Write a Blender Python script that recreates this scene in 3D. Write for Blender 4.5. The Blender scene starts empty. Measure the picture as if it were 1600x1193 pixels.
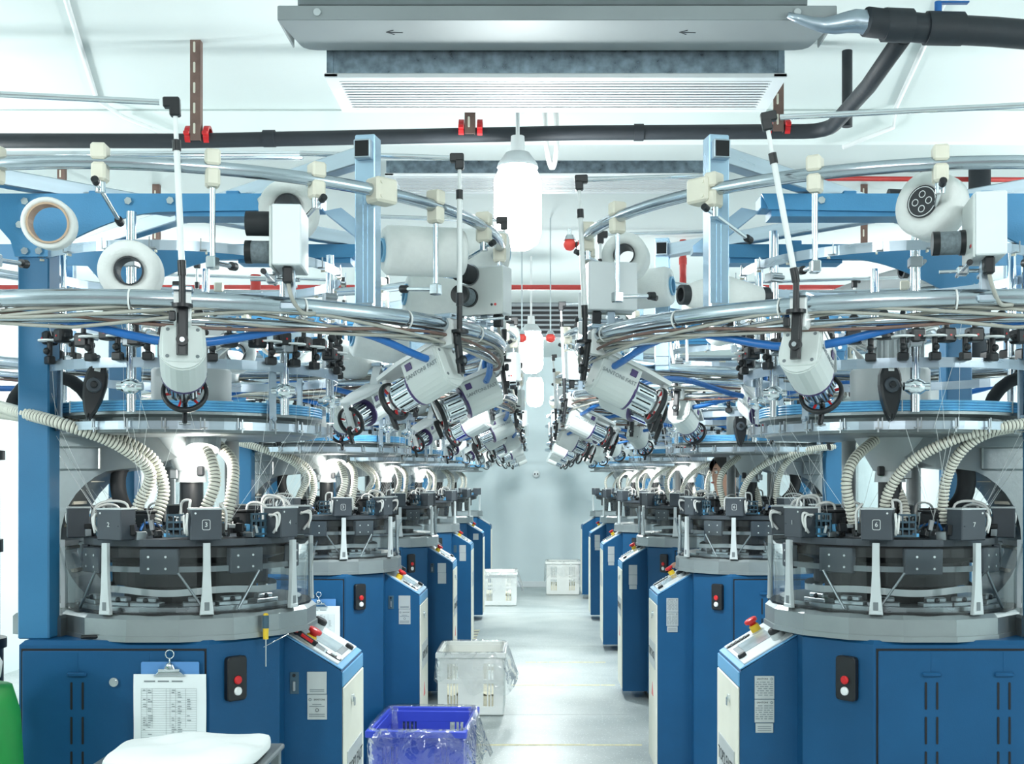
import bpy, bmesh, math, random
from math import sin, cos, pi, radians as R, sqrt, atan2
from mathutils import Matrix, Vector, Euler

random.seed(7)
scn = bpy.context.scene
COL = scn.collection

# ------------------------------------------------------------------ camera / world / exposure
F = 1850.0                      # focal length in pixels of the 1600 x 1193 frame
PX, PY = 836.0, 753.0           # where the aisle vanishes in that frame
CX, CZ = -0.018, 1.55           # camera position (x, height)
cam = bpy.data.cameras.new('camera')
cam.sensor_fit = 'HORIZONTAL'
cam.sensor_width = 36.0
cam.lens = 36.0 * F / 1600.0
cam.shift_x = -(PX - 800.0) / 1600.0
cam.shift_y = (PY - 596.5) / 1600.0
cam.clip_start = 0.05
camo = bpy.data.objects.new('camera', cam)
camo.location = (CX, 0, CZ)
camo.rotation_euler = (pi / 2, 0, 0)
COL.objects.link(camo)
scn.camera = camo

world = bpy.data.worlds.new('world')
scn.world = world
world.use_nodes = True
bg = world.node_tree.nodes['Background']
bg.inputs[0].default_value = (0.93, 1.0, 0.985, 1)
bg.inputs[1].default_value = 0.45
scn.view_settings.view_transform = 'Standard'
scn.view_settings.look = 'None'
scn.view_settings.gamma = 1
scn.view_settings.use_curve_mapping = False
scn.view_settings.exposure = 0.15
scn.cycles.max_bounces = 6
scn.cycles.transparent_max_bounces = 12
scn.cycles.caustics_reflective = False
scn.cycles.caustics_refractive = False
scn.cycles.sample_clamp_indirect = 6

LAMP_W = 76.0                  # watts of one hanging hall lamp
SPOT_W = 3.0                    # watts of one needle lamp


def at(px, py, Y):
    return Vector(((px - PX) / F * Y + CX, Y, CZ - (py - PY) / F * Y))


# ------------------------------------------------------------------ materials
MATS = {}


def srgb(r, g, b):
    def c(u):
        u /= 255.0
        return u / 12.92 if u <= 0.04045 else ((u + 0.055) / 1.055) ** 2.4
    return (c(r), c(g), c(b), 1)


def mat(name, col, rough=0.5, metal=0.0, var=0.06, scale=9.0, bump=0.0, bscale=60.0, rvar=0.08, emit=None, estr=0.0,
        trans=0.0, coat=0.0, spec=0.5, stretch=None):
    m = bpy.data.materials.new(name)
    m.use_nodes = True
    nt = m.node_tree
    b = nt.nodes['Principled BSDF']
    c = srgb(*col) if max(col) > 1.0 else (*col, 1)
    tc = nt.nodes.new('ShaderNodeTexCoord')
    src = tc.outputs['Object']
    if stretch:
        mp = nt.nodes.new('ShaderNodeMapping')
        mp.inputs['Scale'].default_value = stretch
        nt.links.new(src, mp.inputs[0])
        src = mp.outputs[0]
    nz = nt.nodes.new('ShaderNodeTexNoise')
    nz.inputs['Scale'].default_value = scale
    nz.inputs['Detail'].default_value = 4
    nt.links.new(src, nz.inputs['Vector'])
    rp = nt.nodes.new('ShaderNodeValToRGB')
    lo = [max(0, x * (1 - var)) for x in c[:3]]
    hi = [min(1, x * (1 + var)) for x in c[:3]]
    rp.color_ramp.elements[0].color = (*lo, 1)
    rp.color_ramp.elements[1].color = (*hi, 1)
    rp.color_ramp.elements[0].position = 0.3
    rp.color_ramp.elements[1].position = 0.7
    nt.links.new(nz.outputs[0], rp.inputs[0])
    nt.links.new(rp.outputs[0], b.inputs['Base Color'])
    mr = nt.nodes.new('ShaderNodeMapRange')
    mr.inputs[3].default_value = max(0.02, rough - rvar)
    mr.inputs[4].default_value = min(1, rough + rvar)
    nt.links.new(nz.outputs[0], mr.inputs[0])
    nt.links.new(mr.outputs[0], b.inputs['Roughness'])
    b.inputs['Metallic'].default_value = metal
    b.inputs['Specular IOR Level'].default_value = spec
    if coat:
        b.inputs['Coat Weight'].default_value = coat
        b.inputs['Coat Roughness'].default_value = 0.15
    if bump:
        n2 = nt.nodes.new('ShaderNodeTexNoise')
        n2.inputs['Scale'].default_value = bscale
        n2.inputs['Detail'].default_value = 3
        nt.links.new(src, n2.inputs['Vector'])
        bp = nt.nodes.new('ShaderNodeBump')
        bp.inputs['Strength'].default_value = bump
        bp.inputs['Distance'].default_value = 0.01
        nt.links.new(n2.outputs[0], bp.inputs['Height'])
        nt.links.new(bp.outputs[0], b.inputs['Normal'])
    if emit:
        b.inputs['Emission Color'].default_value = srgb(*emit) if max(emit) > 1 else (*emit, 1)
        b.inputs['Emission Strength'].default_value = estr
    MATS[name] = m
    return m


def clear_mat(name, tint, gloss=0.14, rough=0.08, haze=0.10, bump=0.0, bscale=20.0, hazecol=(0.8, 0.85, 0.87), smear=0.0):
    """clear plastic: see-through with a glossy coat and a little haze"""
    m = bpy.data.materials.new(name)
    m.use_nodes = True
    nt = m.node_tree
    nt.nodes.clear()
    out = nt.nodes.new('ShaderNodeOutputMaterial')
    tr = nt.nodes.new('ShaderNodeBsdfTransparent')
    tr.inputs[0].default_value = (*tint, 1)
    gl = nt.nodes.new('ShaderNodeBsdfGlossy')
    gl.inputs['Roughness'].default_value = rough
    df = nt.nodes.new('ShaderNodeBsdfDiffuse')
    df.inputs[0].default_value = (*hazecol, 1)
    m1 = nt.nodes.new('ShaderNodeMixShader')
    m2 = nt.nodes.new('ShaderNodeMixShader')
    m1.inputs[0].default_value = haze
    fr = nt.nodes.new('ShaderNodeFresnel')
    fr.inputs[0].default_value = 1.35
    mu = nt.nodes.new('ShaderNodeMath')
    mu.operation = 'MULTIPLY_ADD'
    mu.inputs[1].default_value = 0.55
    mu.inputs[2].default_value = gloss * 0.4
    nt.links.new(fr.outputs[0], mu.inputs[0])
    nt.links.new(mu.outputs[0], m2.inputs[0])
    nt.links.new(tr.outputs[0], m1.inputs[1])
    nt.links.new(df.outputs[0], m1.inputs[2])
    nt.links.new(m1.outputs[0], m2.inputs[1])
    nt.links.new(gl.outputs[0], m2.inputs[2])
    nt.links.new(m2.outputs[0], out.inputs[0])
    tc = nt.nodes.new('ShaderNodeTexCoord')
    if bump:
        nz = nt.nodes.new('ShaderNodeTexNoise')
        nz.inputs['Scale'].default_value = bscale
        nz.inputs['Detail'].default_value = 3
        nz.inputs['Distortion'].default_value = 1.2
        nt.links.new(tc.outputs['Object'], nz.inputs['Vector'])
        bp = nt.nodes.new('ShaderNodeBump')
        bp.inputs['Strength'].default_value = bump
        bp.inputs['Distance'].default_value = 0.03
        nt.links.new(nz.outputs[0], bp.inputs['Height'])
        nt.links.new(bp.outputs[0], gl.inputs['Normal'])
        nt.links.new(bp.outputs[0], fr.inputs['Normal'])
    if smear:
        nz = nt.nodes.new('ShaderNodeTexNoise')
        nz.inputs['Scale'].default_value = 7.0
        nz.inputs['Detail'].default_value = 4
        nt.links.new(tc.outputs['Object'], nz.inputs['Vector'])
        mr = nt.nodes.new('ShaderNodeMapRange')
        mr.inputs[1].default_value = 0.45
        mr.inputs[2].default_value = 0.75
        mr.inputs[3].default_value = haze
        mr.inputs[4].default_value = haze + smear
        nt.links.new(nz.outputs[0], mr.inputs[0])
        nt.links.new(mr.outputs[0], m1.inputs[0])
    MATS[name] = m
    return m


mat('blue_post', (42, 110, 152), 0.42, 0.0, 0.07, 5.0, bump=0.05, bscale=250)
mat('blue', (20, 78, 120), 0.45, 0.0, 0.07, 5.0, bump=0.05, bscale=250, spec=0.3)
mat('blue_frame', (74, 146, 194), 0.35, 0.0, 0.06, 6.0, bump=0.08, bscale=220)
mat('blue_light', (96, 160, 205), 0.4, 0.0, 0.06)
mat('blue_tube', (104, 180, 228), 0.35, 0.0, 0.12, 30.0)
mat('blue_hose', (32, 104, 178), 0.3)
mat('black_gap', (12, 16, 20), 0.7)
mat('beige', (222, 222, 208), 0.45, 0.0, 0.04)
mat('panel_grey', (205, 213, 216), 0.4, 0.1)
mat('cast', (150, 158, 160), 0.42, 0.75, 0.12, 4.0, bump=0.06, bscale=80)
mat('alu', (184, 197, 208), 0.3, 0.9, 0.08, 3.0, stretch=(1, 1, 12))
mat('alu_square', (178, 206, 228), 0.25, 0.85, 0.14, 5.0, stretch=(1, 1, 0.3))
mat('chrome', (226, 232, 236), 0.13, 1.0, 0.04)
mat('tube_steel', (188, 198, 206), 0.2, 1.0, 0.08, 8.0)
mat('steel', (170, 176, 180), 0.3, 0.9)
mat('galv', (150, 168, 180), 0.3, 0.8, 0.35, 26.0)
mat('pan', (150, 158, 160), 0.6, 0.15, 0.07, 3.0)
mat('white_metal', (226, 232, 234), 0.4, 0.0, 0.03)
mat('white_plastic', (232, 236, 236), 0.42, 0.0, 0.03)
mat('feeder_grey', (206, 213, 211), 0.4, 0.0, 0.03)
mat('drum_white', (230, 236, 236), 0.4, 0.0, 0.03)
mat('cream', (226, 222, 206), 0.5, 0.0, 0.05)
mat('black', (22, 25, 29), 0.4, 0.0, 0.15)
mat('black_soft', (34, 38, 42), 0.65, 0.0, 0.15, bump=0.1, bscale=40)
mat('box_grey', (62, 70, 78), 0.45, 0.0, 0.08)
mat('dark_teal', (60, 88, 104), 0.45, 0.0, 0.1)
mat('inner_dark', (13, 15, 18), 0.45, 0.0, 0.2)
mat('mid_grey', (120, 128, 132), 0.45, 0.3, 0.1)
mat('light_grey', (196, 204, 206), 0.45, 0.1, 0.05)
mat('hose_white', (226, 226, 214), 0.45, 0.0, 0.05)
mat('hose_groove', (92, 92, 86), 0.6, 0.0, 0.1)
mat('hose_grey', (160, 166, 168), 0.4)
mat('red', (206, 36, 40), 0.35)
mat('red_pipe', (196, 66, 62), 0.4, 0.0, 0.1)
mat('yellow', (226, 190, 50), 0.4)
mat('purple', (72, 58, 108), 0.35)
mat('brown_iron', (124, 100, 92), 0.55, 0.4, 0.2, 20.0)
mat('pipe_black', (40, 46, 52), 0.6, 0.0, 0.15, 8.0, bump=0.15, bscale=30)
mat('yarn', (236, 240, 238), 0.75, 0.0, 0.02, 60.0, bump=0.12, bscale=200)
mat('yarn_grey', (120, 132, 138), 0.8, 0.0, 0.2, 120.0, bump=0.3, bscale=260)
mat('core_blue', (120, 178, 214), 0.4)
mat('core_brown', (196, 168, 142), 0.5)
mat('core_dark', (44, 48, 52), 0.5)
mat('thread', (238, 242, 242), 0.6)
mat('cable_grey', (168, 168, 160), 0.5, 0.0, 0.1)
mat('cable_white', (228, 230, 228), 0.4)
mat('screen', (172, 186, 190), 0.12, 0.2, 0.25, 16.0)
mat('plate_metal', (190, 196, 196), 0.35, 0.35, 0.04)
mat('ink', (58, 64, 68), 0.6)
mat('ink_soft', (128, 138, 142), 0.6)
mat('white_ink', (225, 230, 230), 0.5)
mat('paper', (232, 240, 242), 0.7, 0.0, 0.015)
mat('clip_board', (88, 142, 200), 0.45)
mat('cloth_white', (238, 242, 242), 0.9, 0.0, 0.02, bump=0.2, bscale=30)
mat('green', (14, 140, 60), 0.5)
mat('crate_blue', (62, 80, 196), 0.35, 0.0, 0.05)
mat('crate_white', (240, 243, 240), 0.4, 0.0, 0.03)
mat('crate_fill', (240, 236, 214), 0.85, 0.0, 0.05, 40.0, bump=0.3, bscale=60)
mat('tape_yellow', (216, 208, 158), 0.6, 0.0, 0.25, 20.0)
mat('tape_dark', (120, 104, 96), 0.6)
mat('skin', (206, 160, 136), 0.5, 0.0, 0.04)
mat('hair', (26, 24, 24), 0.6)
mat('jacket', (70, 96, 124), 0.8)
mat('trousers', (46, 52, 62), 0.8)
mat('eye_white', (225, 225, 220), 0.3)
mat('lip', (170, 104, 96), 0.5)
mat('bulb', (250, 252, 255), 0.4, emit=(0.93, 0.98, 1.0), estr=26.0)
mat('needle_led', (255, 250, 240), 0.4, emit=(1.0, 0.97, 0.90), estr=40.0)
mat('led_white', (250, 250, 255), 0.4, emit=(0.9, 0.97, 1.0), estr=4.0)
mat('led_red', (200, 40, 40), 0.3)
mat('lamp_red', (236, 84, 76), 0.25, emit=(0.9, 0.08, 0.06), estr=0.2)
clear_mat('acrylic', (0.86, 0.90, 0.91), gloss=0.03, rough=0.05, haze=0.006, smear=0.035)
clear_mat('film', (0.985, 0.99, 0.99), gloss=0.16, rough=0.12, haze=0.06, bump=0.9, bscale=9.0, smear=0.25, hazecol=(0.92, 0.95, 0.95))
clear_mat('film_clear', (0.97, 0.98, 0.98), gloss=0.22, rough=0.10, haze=0.01, bump=0.9, bscale=9.0, smear=0.10)

# walls and ceiling: painted plaster
mat('wall', (228, 238, 238), 0.7, 0.0, 0.03, 1.2, bump=0.04, bscale=60)
mat('wall_far', (214, 228, 231), 0.6, 0.0, 0.07, 0.9, bump=0.03, bscale=40)
mat('ceiling', (216, 225, 224), 0.75, 0.0, 0.03, 0.9, bump=0.04, bscale=50)


def floor_mat():
    m = bpy.data.materials.new('terrazzo')
    m.use_nodes = True
    nt = m.node_tree
    b = nt.nodes['Principled BSDF']
    tc = nt.nodes.new('ShaderNodeTexCoord')
    n1 = nt.nodes.new('ShaderNodeTexNoise')
    n1.inputs['Scale'].default_value = 1.6
    n1.inputs['Detail'].default_value = 6
    vo = nt.nodes.new('ShaderNodeTexVoronoi')
    vo.inputs['Scale'].default_value = 55
    v2 = nt.nodes.new('ShaderNodeTexVoronoi')
    v2.inputs['Scale'].default_value = 24
    for n in (n1, vo, v2):
        nt.links.new(tc.outputs['Object'], n.inputs['Vector'])
    r1 = nt.nodes.new('ShaderNodeValToRGB')
    r1.color_ramp.elements[0].color = srgb(160, 171, 171)
    r1.color_ramp.elements[1].color = srgb(188, 196, 195)
    r1.color_ramp.elements[0].position = 0.35
    r1.color_ramp.elements[1].position = 0.65
    nt.links.new(n1.outputs[0], r1.inputs[0])
    r2 = nt.nodes.new('ShaderNodeValToRGB')
    r2.color_ramp.elements[0].color = (1, 1, 1, 1)
    r2.color_ramp.elements[1].color = (0, 0, 0, 1)
    r2.color_ramp.elements[0].position = 0.12
    r2.color_ramp.elements[1].position = 0.22
    nt.links.new(vo.outputs[0], r2.inputs[0])
    mx = nt.nodes.new('ShaderNodeMix')
    mx.data_type = 'RGBA'
    mx.inputs[7].default_value = srgb(232, 238, 238)
    nt.links.new(r2.outputs[0], mx.inputs[0])
    nt.links.new(r1.outputs[0], mx.inputs[6])
    r3 = nt.nodes.new('ShaderNodeValToRGB')
    r3.color_ramp.elements[0].color = (0.6, 0.6, 0.6, 1)
    r3.color_ramp.elements[1].color = (0, 0, 0, 1)
    r3.color_ramp.elements[0].position = 0.10
    r3.color_ramp.elements[1].position = 0.16
    nt.links.new(v2.outputs[0], r3.inputs[0])
    m2 = nt.nodes.new('ShaderNodeMix')
    m2.data_type = 'RGBA'
    m2.inputs[7].default_value = srgb(150, 162, 166)
    nt.links.new(r3.outputs[0], m2.inputs[0])
    nt.links.new(mx.outputs[2], m2.inputs[6])
    nt.links.new(m2.outputs[2], b.inputs['Base Color'])
    b.inputs['Roughness'].default_value = 0.38
    MATS['terrazzo'] = m


floor_mat()


# ------------------------------------------------------------------ mesh builder
def rotz(a):
    return Matrix.Rotation(a, 4, 'Z')


def rotx(a):
    return Matrix.Rotation(a, 4, 'X')


def roty(a):
    return Matrix.Rotation(a, 4, 'Y')


def trans(x, y=0, z=0):
    return Matrix.Translation(Vector((x, y, z)) if not isinstance(x, Vector) else x)


XZ = rotx(pi / 2)            # (x, y, z) -> (x, -z, y): draw in x/z, extrude towards -y
YZ = Matrix(((0, 0, 1, 0), (1, 0, 0, 0), (0, 1, 0, 0), (0, 0, 0, 1)))   # draw in y/z, extrude along +x


def catmull(pts, k=6, closed=False):
    pts = [Vector(p) for p in pts]
    n = len(pts)
    out = []
    rng = n if closed else n - 1
    for i in range(rng):
        p0 = pts[(i - 1) % n] if (closed or i > 0) else pts[0] * 2 - pts[1]
        p1 = pts[i]
        p2 = pts[(i + 1) % n]
        p3 = pts[(i + 2) % n] if (closed or i + 2 < n) else pts[n - 1] * 2 - pts[n - 2]
        for j in range(k):
            t = j / k
            out.append(0.5 * ((2 * p1) + (p2 - p0) * t + (2 * p0 - 5 * p1 + 4 * p2 - p3) * t * t + (3 * p1 - p0 - 3 * p2 + p3) * t ** 3))
    if not closed:
        out.append(pts[-1])
    return out


class MB:
    def __init__(s, *mats):
        s.v, s.f, s.mi, s.sm = [], [], [], []
        s.mats = list(mats)
        s.M = Matrix()

    def add(s, verts, faces, m=0, smooth=False):
        o = len(s.v)
        M = s.M
        s.v.extend(M @ Vector(p) for p in verts)
        flip = M.to_3x3().determinant() < 0
        for f in faces:
            g = tuple(o + i for i in f)
            s.f.append(g[::-1] if flip else g)
            s.mi.append(m)
            s.sm.append(smooth)
        return s

    def box(s, x0, x1, y0, y1, z0, z1, b=0.0, m=0):
        if b <= 0:
            v = [(x, y, z) for z in (z0, z1) for y in (y0, y1) for x in (x0, x1)]
            return s.add(v, [(0, 2, 3, 1), (4, 5, 7, 6), (0, 1, 5, 4), (2, 6, 7, 3), (0, 4, 6, 2), (1, 3, 7, 5)], m)
        b = min(b, (x1 - x0) * .45, (y1 - y0) * .45, (z1 - z0) * .45)
        v, idx = [], {}
        for i, x in enumerate((x0, x1)):
            for j, y in enumerate((y0, y1)):
                for k, z in enumerate((z0, z1)):
                    sx, sy, sz = (1, -1)[i] * b, (1, -1)[j] * b, (1, -1)[k] * b
                    idx[i, j, k, 0] = len(v); v.append((x, y + sy, z + sz))
                    idx[i, j, k, 1] = len(v); v.append((x + sx, y, z + sz))
                    idx[i, j, k, 2] = len(v); v.append((x + sx, y + sy, z))
        q = idx
        fs = []
        for i in (0, 1):
            a = [q[i, 0, 0, 0], q[i, 0, 1, 0], q[i, 1, 1, 0], q[i, 1, 0, 0]]
            fs.append(a if i == 0 else a[::-1])
            a = [q[0, i, 0, 1], q[1, i, 0, 1], q[1, i, 1, 1], q[0, i, 1, 1]]
            fs.append(a if i == 0 else a[::-1])
            a = [q[0, 0, i, 2], q[0, 1, i, 2], q[1, 1, i, 2], q[1, 0, i, 2]]
            fs.append(a if i == 0 else a[::-1])
        for i in (0, 1):
            for j in (0, 1):
                p = (i + j) % 2
                a = [q[i, j, 0, 0], q[i, j, 0, 1], q[i, j, 1, 1], q[i, j, 1, 0]]
                fs.append(a if p == 0 else a[::-1])
                a = [q[i, 0, j, 0], q[i, 1, j, 0], q[i, 1, j, 2], q[i, 0, j, 2]]
                fs.append(a if p == 0 else a[::-1])
                a = [q[0, i, j, 1], q[0, i, j, 2], q[1, i, j, 2], q[1, i, j, 1]]
                fs.append(a if p == 0 else a[::-1])
        for i in (0, 1):
            for j in (0, 1):
                for k in (0, 1):
                    a = [q[i, j, k, 0], q[i, j, k, 2], q[i, j, k, 1]]
                    fs.append(a if (i + j + k) % 2 == 0 else a[::-1])
        return s.add(v, fs, m)

    def cyl(s, p0, p1, r0, r1=None, n=14, m=0, caps=True, smooth=True):
        r1 = r0 if r1 is None else r1
        p0, p1 = Vector(p0), Vector(p1)
        d = (p1 - p0).normalized()
        a = d.orthogonal().normalized()
        b = d.cross(a)
        v = []
        for p, r in ((p0, r0), (p1, r1)):
            for i in range(n):
                t = 2 * pi * i / n
                v.append(p + (a * cos(t) + b * sin(t)) * r)
        s.add(v, [(i, (i + 1) % n, n + (i + 1) % n, n + i) for i in range(n)], m, smooth)
        if caps:
            s.add(v[:n], [tuple(range(n))[::-1]], m)
            s.add(v[n:], [tuple(range(n))], m)
        return s

    def tube(s, pts, r, n=8, m=0, closed=False, caps=True, rs=None, m2=None):
        pts = [Vector(p) for p in pts]
        k = len(pts)
        tang = []
        for i in range(k):
            if closed:
                t = pts[(i + 1) % k] - pts[i - 1]
            else:
                t = pts[min(i + 1, k - 1)] - pts[max(i - 1, 0)]
            tang.append(t.normalized() if t.length > 1e-9 else Vector((0, 0, 1)))
        a = tang[0].orthogonal().normalized()
        if abs(tang[0].z) < 0.9:
            a = (Vector((0, 0, 1)) - tang[0] * tang[0].z).normalized()
        v = []
        for i in range(k):
            a = (a - tang[i] * a.dot(tang[i]))
            a = a.normalized() if a.length > 1e-6 else tang[i].orthogonal().normalized()
            b = tang[i].cross(a)
            rr = rs[i] if rs else r
            for j in range(n):
                t = 2 * pi * j / n
                v.append(pts[i] + (a * cos(t) + b * sin(t)) * rr)
        o = len(s.v)
        s.add(v, [], m)
        segs = k if closed else k - 1
        for i in range(segs):
            i2 = (i + 1) % k
            for j in range(n):
                f = (o + i * n + j, o + i * n + (j + 1) % n, o + i2 * n + (j + 1) % n, o + i2 * n + j)
                s.f.append(f)
                s.mi.append(m2 if (m2 is not None and i % 4 in (1, 2)) else m)
                s.sm.append(True)
        if caps and not closed:
            s.f.append(tuple(o + j for j in range(n))[::-1]); s.mi.append(m); s.sm.append(False)
            s.f.append(tuple(o + (k - 1) * n + j for j in range(n))); s.mi.append(m); s.sm.append(False)
        return s

    def lathe(s, prof, n=40, m=0, c=(0, 0), smooth=False, a0=0.0, a1=2 * pi, closed_prof=True):
        full = abs(a1 - a0 - 2 * pi) < 1e-6
        k = n if full else n + 1
        v = []
        for i in range(k):
            t = a0 + (a1 - a0) * i / n
            for r, z in prof:
                v.append((c[0] + r * cos(t), c[1] + r * sin(t), z))
        p = len(prof)
        fs = []
        for i in range(n):
            i2 = (i + 1) % k
            for j in range(p if closed_prof else p - 1):
                j2 = (j + 1) % p
                fs.append((i * p + j, i2 * p + j, i2 * p + j2, i * p + j2))
        s.add(v, fs, m, smooth)
        if not full and closed_prof:
            s.add(v[:p], [tuple(range(p))], m)
            s.add(v[-p:], [tuple(range(p))[::-1]], m)
        return s

    def ring(s, Rr, r, z=0.0, n=64, k=10, m=0, c=(0, 0)):
        prof = [(Rr + r * cos(2 * pi * i / k), z + r * sin(2 * pi * i / k)) for i in range(k)]
        return s.lathe(prof, n, m, c, True)

    def disc(s, r, z0, z1, n=32, m=0, c=(0, 0), ch=0.0, smooth=True):
        prof = [(0, z0), (r, z0), (r, z1 - ch), (r - ch, z1), (0, z1)] if ch else [(0, z0), (r, z0), (r, z1), (0, z1)]
        v0 = [(c[0] + r * cos(2 * pi * i / n), c[1] + r * sin(2 * pi * i / n), z0) for i in range(n)]
        v1 = [(x, y, z1 - ch) for x, y, _ in v0]
        s.add(v0 + v1, [(i, (i + 1) % n, n + (i + 1) % n, n + i) for i in range(n)], m, smooth)
        s.add(v0, [tuple(range(n))[::-1]], m)
        if ch:
            v2 = [(c[0] + (r - ch) * cos(2 * pi * i / n), c[1] + (r - ch) * sin(2 * pi * i / n), z1) for i in range(n)]
            s.add(v1 + v2, [(i, (i + 1) % n, n + (i + 1) % n, n + i) for i in range(n)], m, False)
            s.add(v2, [tuple(range(n))], m)
        else:
            s.add(v1, [tuple(range(n))], m)
        return s

    def prism(s, poly, z0, z1, ch=0.0, m=0, smooth=False):
        n = len(poly)
        area = sum(poly[i][0] * poly[(i + 1) % n][1] - poly[(i + 1) % n][0] * poly[i][1] for i in range(n))
        if area < 0:
            poly = poly[::-1]
        v0 = [(x, y, z0) for x, y in poly]
        v1 = [(x, y, z1 - ch) for x, y in poly]
        s.add(v0 + v1, [(i, (i + 1) % n, n + (i + 1) % n, n + i) for i in range(n)], m, smooth)
        s.add(v0, [tuple(range(n))[::-1]], m)
        top = v1
        if ch:
            top = []
            for i in range(n):
                p, q, r = Vector(poly[i - 1]), Vector(poly[i]), Vector(poly[(i + 1) % n])
                d1, d2 = (q - p).normalized(), (r - q).normalized()
                n1, n2 = Vector((-d1.y, d1.x)), Vector((-d2.y, d2.x))
                b = (n1 + n2)
                b = b / max(0.3, b.length_squared / 2)
                top.append((q.x + b.x * ch, q.y + b.y * ch, z1))
            s.add(v1 + top, [(i, (i + 1) % n, n + (i + 1) % n, n + i) for i in range(n)], m)
        s.add(top, [tuple(range(n))], m)
        return s

    def ball(s, c, r, n=12, k=8, m=0, sc=(1, 1, 1)):
        v = [(c[0], c[1], c[2] - r * sc[2])]
        for i in range(1, k):
            p = -pi / 2 + pi * i / k
            for j in range(n):
                t = 2 * pi * j / n
                v.append((c[0] + r * cos(p) * cos(t) * sc[0], c[1] + r * cos(p) * sin(t) * sc[1], c[2] + r * sin(p) * sc[2]))
        v.append((c[0], c[1], c[2] + r * sc[2]))
        fs = [(0, 1 + (j + 1) % n, 1 + j) for j in range(n)]
        for i in range(k - 2):
            for j in range(n):
                a = 1 + i * n
                fs.append((a + j, a + (j + 1) % n, a + n + (j + 1) % n, a + n + j))
        a = 1 + (k - 2) * n
        fs += [(a + j, a + (j + 1) % n, len(v) - 1) for j in range(n)]
        return s.add(v, fs, m, True)

    def mesh(s, name, mirror=False):
        me = bpy.data.meshes.new(name)
        v = [(-p[0], p[1], p[2]) for p in s.v] if mirror else [tuple(p) for p in s.v]
        f = [g[::-1] for g in s.f] if mirror else s.f
        me.from_pydata(v, [], f)
        for q in s.mats:
            me.materials.append(MATS[q])
        me.polygons.foreach_set('material_index', s.mi)
        me.polygons.foreach_set('use_smooth', s.sm)
        me.update()
        return me


def rrect(w, h, r, k=4, cx=0, cy=0):
    out = []
    for sx, sy, a in ((1, 1, 0), (-1, 1, pi / 2), (-1, -1, pi), (1, -1, 1.5 * pi)):
        for i in range(k + 1):
            t = a + pi / 2 * i / k
            out.append((cx + sx * (w / 2 - r) + r * cos(t), cy + sy * (h / 2 - r) + r * sin(t)))
    return out


_text = {}


def text_mesh(body, size, material, depth=0.0004):
    key = (body, size, material)
    if key in _text:
        return _text[key]
    cu = bpy.data.curves.new('lettering', 'FONT')
    cu.body = body
    cu.size = size
    cu.align_x = 'CENTER'
    cu.align_y = 'CENTER'
    cu.extrude = depth
    cu.resolution_u = 2
    o = bpy.data.objects.new('lettering_source', cu)
    COL.objects.link(o)
    dg = bpy.context.evaluated_depsgraph_get()
    me = bpy.data.meshes.new_from_object(o.evaluated_get(dg))
    bpy.data.objects.remove(o)
    bpy.data.curves.remove(cu)
    me.materials.clear()
    me.materials.append(MATS[material])
    me.name = 'lettering'
    _text[key] = me
    return me


# ------------------------------------------------------------------ object helpers
def obj(name, me, parent=None, loc=None, rot=None, mw=None):
    o = bpy.data.objects.new(name, me)
    COL.objects.link(o)
    if parent is not None:
        o.parent = parent
    if mw is not None:
        o.matrix_local = mw
    else:
        if loc is not None:
            o.location = loc
        if rot is not None:
            o.rotation_euler = rot
    return o


def tag(o, label=None, cat=None, group=None, kind=None):
    if label:
        o['label'] = label
    if cat:
        o['category'] = cat
    if group:
        o['group'] = group
    if kind:
        o['kind'] = kind
    return o


def thing(name, loc, label, cat, group=None, rz=0.0):
    o = bpy.data.objects.new(name, None)
    o.empty_display_size = 0.05
    COL.objects.link(o)
    o.location = loc
    o.rotation_euler = (0, 0, rz)
    return tag(o, label, cat, group)


def struct(name, mb):
    return tag(obj(name, mb.mesh(name)), kind='structure')


ORD = ['nearest', 'second', 'third', 'fourth', 'fifth', 'farthest']
SIDE = {1: 'left', -1: 'right'}


def mname(m, s):
    return f'{ORD[m - 1]} {SIDE[s]} machine'


# ------------------------------------------------------------------ the hall
WALLX, FARY, CEIL = 4.3, 17.5, 3.40
mb = MB('terrazzo'); mb.box(-WALLX, WALLX, -5, FARY, -0.1, 0); floor = struct('floor', mb)
mb = MB('ceiling'); mb.box(-WALLX, WALLX, -5, FARY, CEIL, CEIL + 0.12); ceiling = struct('ceiling', mb)
mb = MB('wall_far'); mb.box(-WALLX, WALLX, FARY, FARY + 0.12, 0, CEIL); struct('wall_back', mb)
mb = MB('wall'); mb.box(-WALLX - 0.12, -WALLX, -5, FARY, 0, CEIL); struct('wall_left', mb)
mb = MB('wall'); mb.box(WALLX, WALLX + 0.12, -5, FARY, 0, CEIL); struct('wall_right', mb)
mb = MB('white_metal'); mb.box(-WALLX, WALLX, FARY - 0.012, FARY, 0, 0.09, 0.004); struct('baseboard_back', mb)
mb = MB('ceiling')
mb.box(-WALLX, WALLX, 5.87, 6.18, 3.225, CEIL + 0.001, 0.012); struct('trim_1', mb)
mb = MB('ceiling')
mb.box(-WALLX, WALLX, 11.2, 11.5, 3.1, CEIL + 0.001, 0.012); struct('trim_2', mb)
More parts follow.
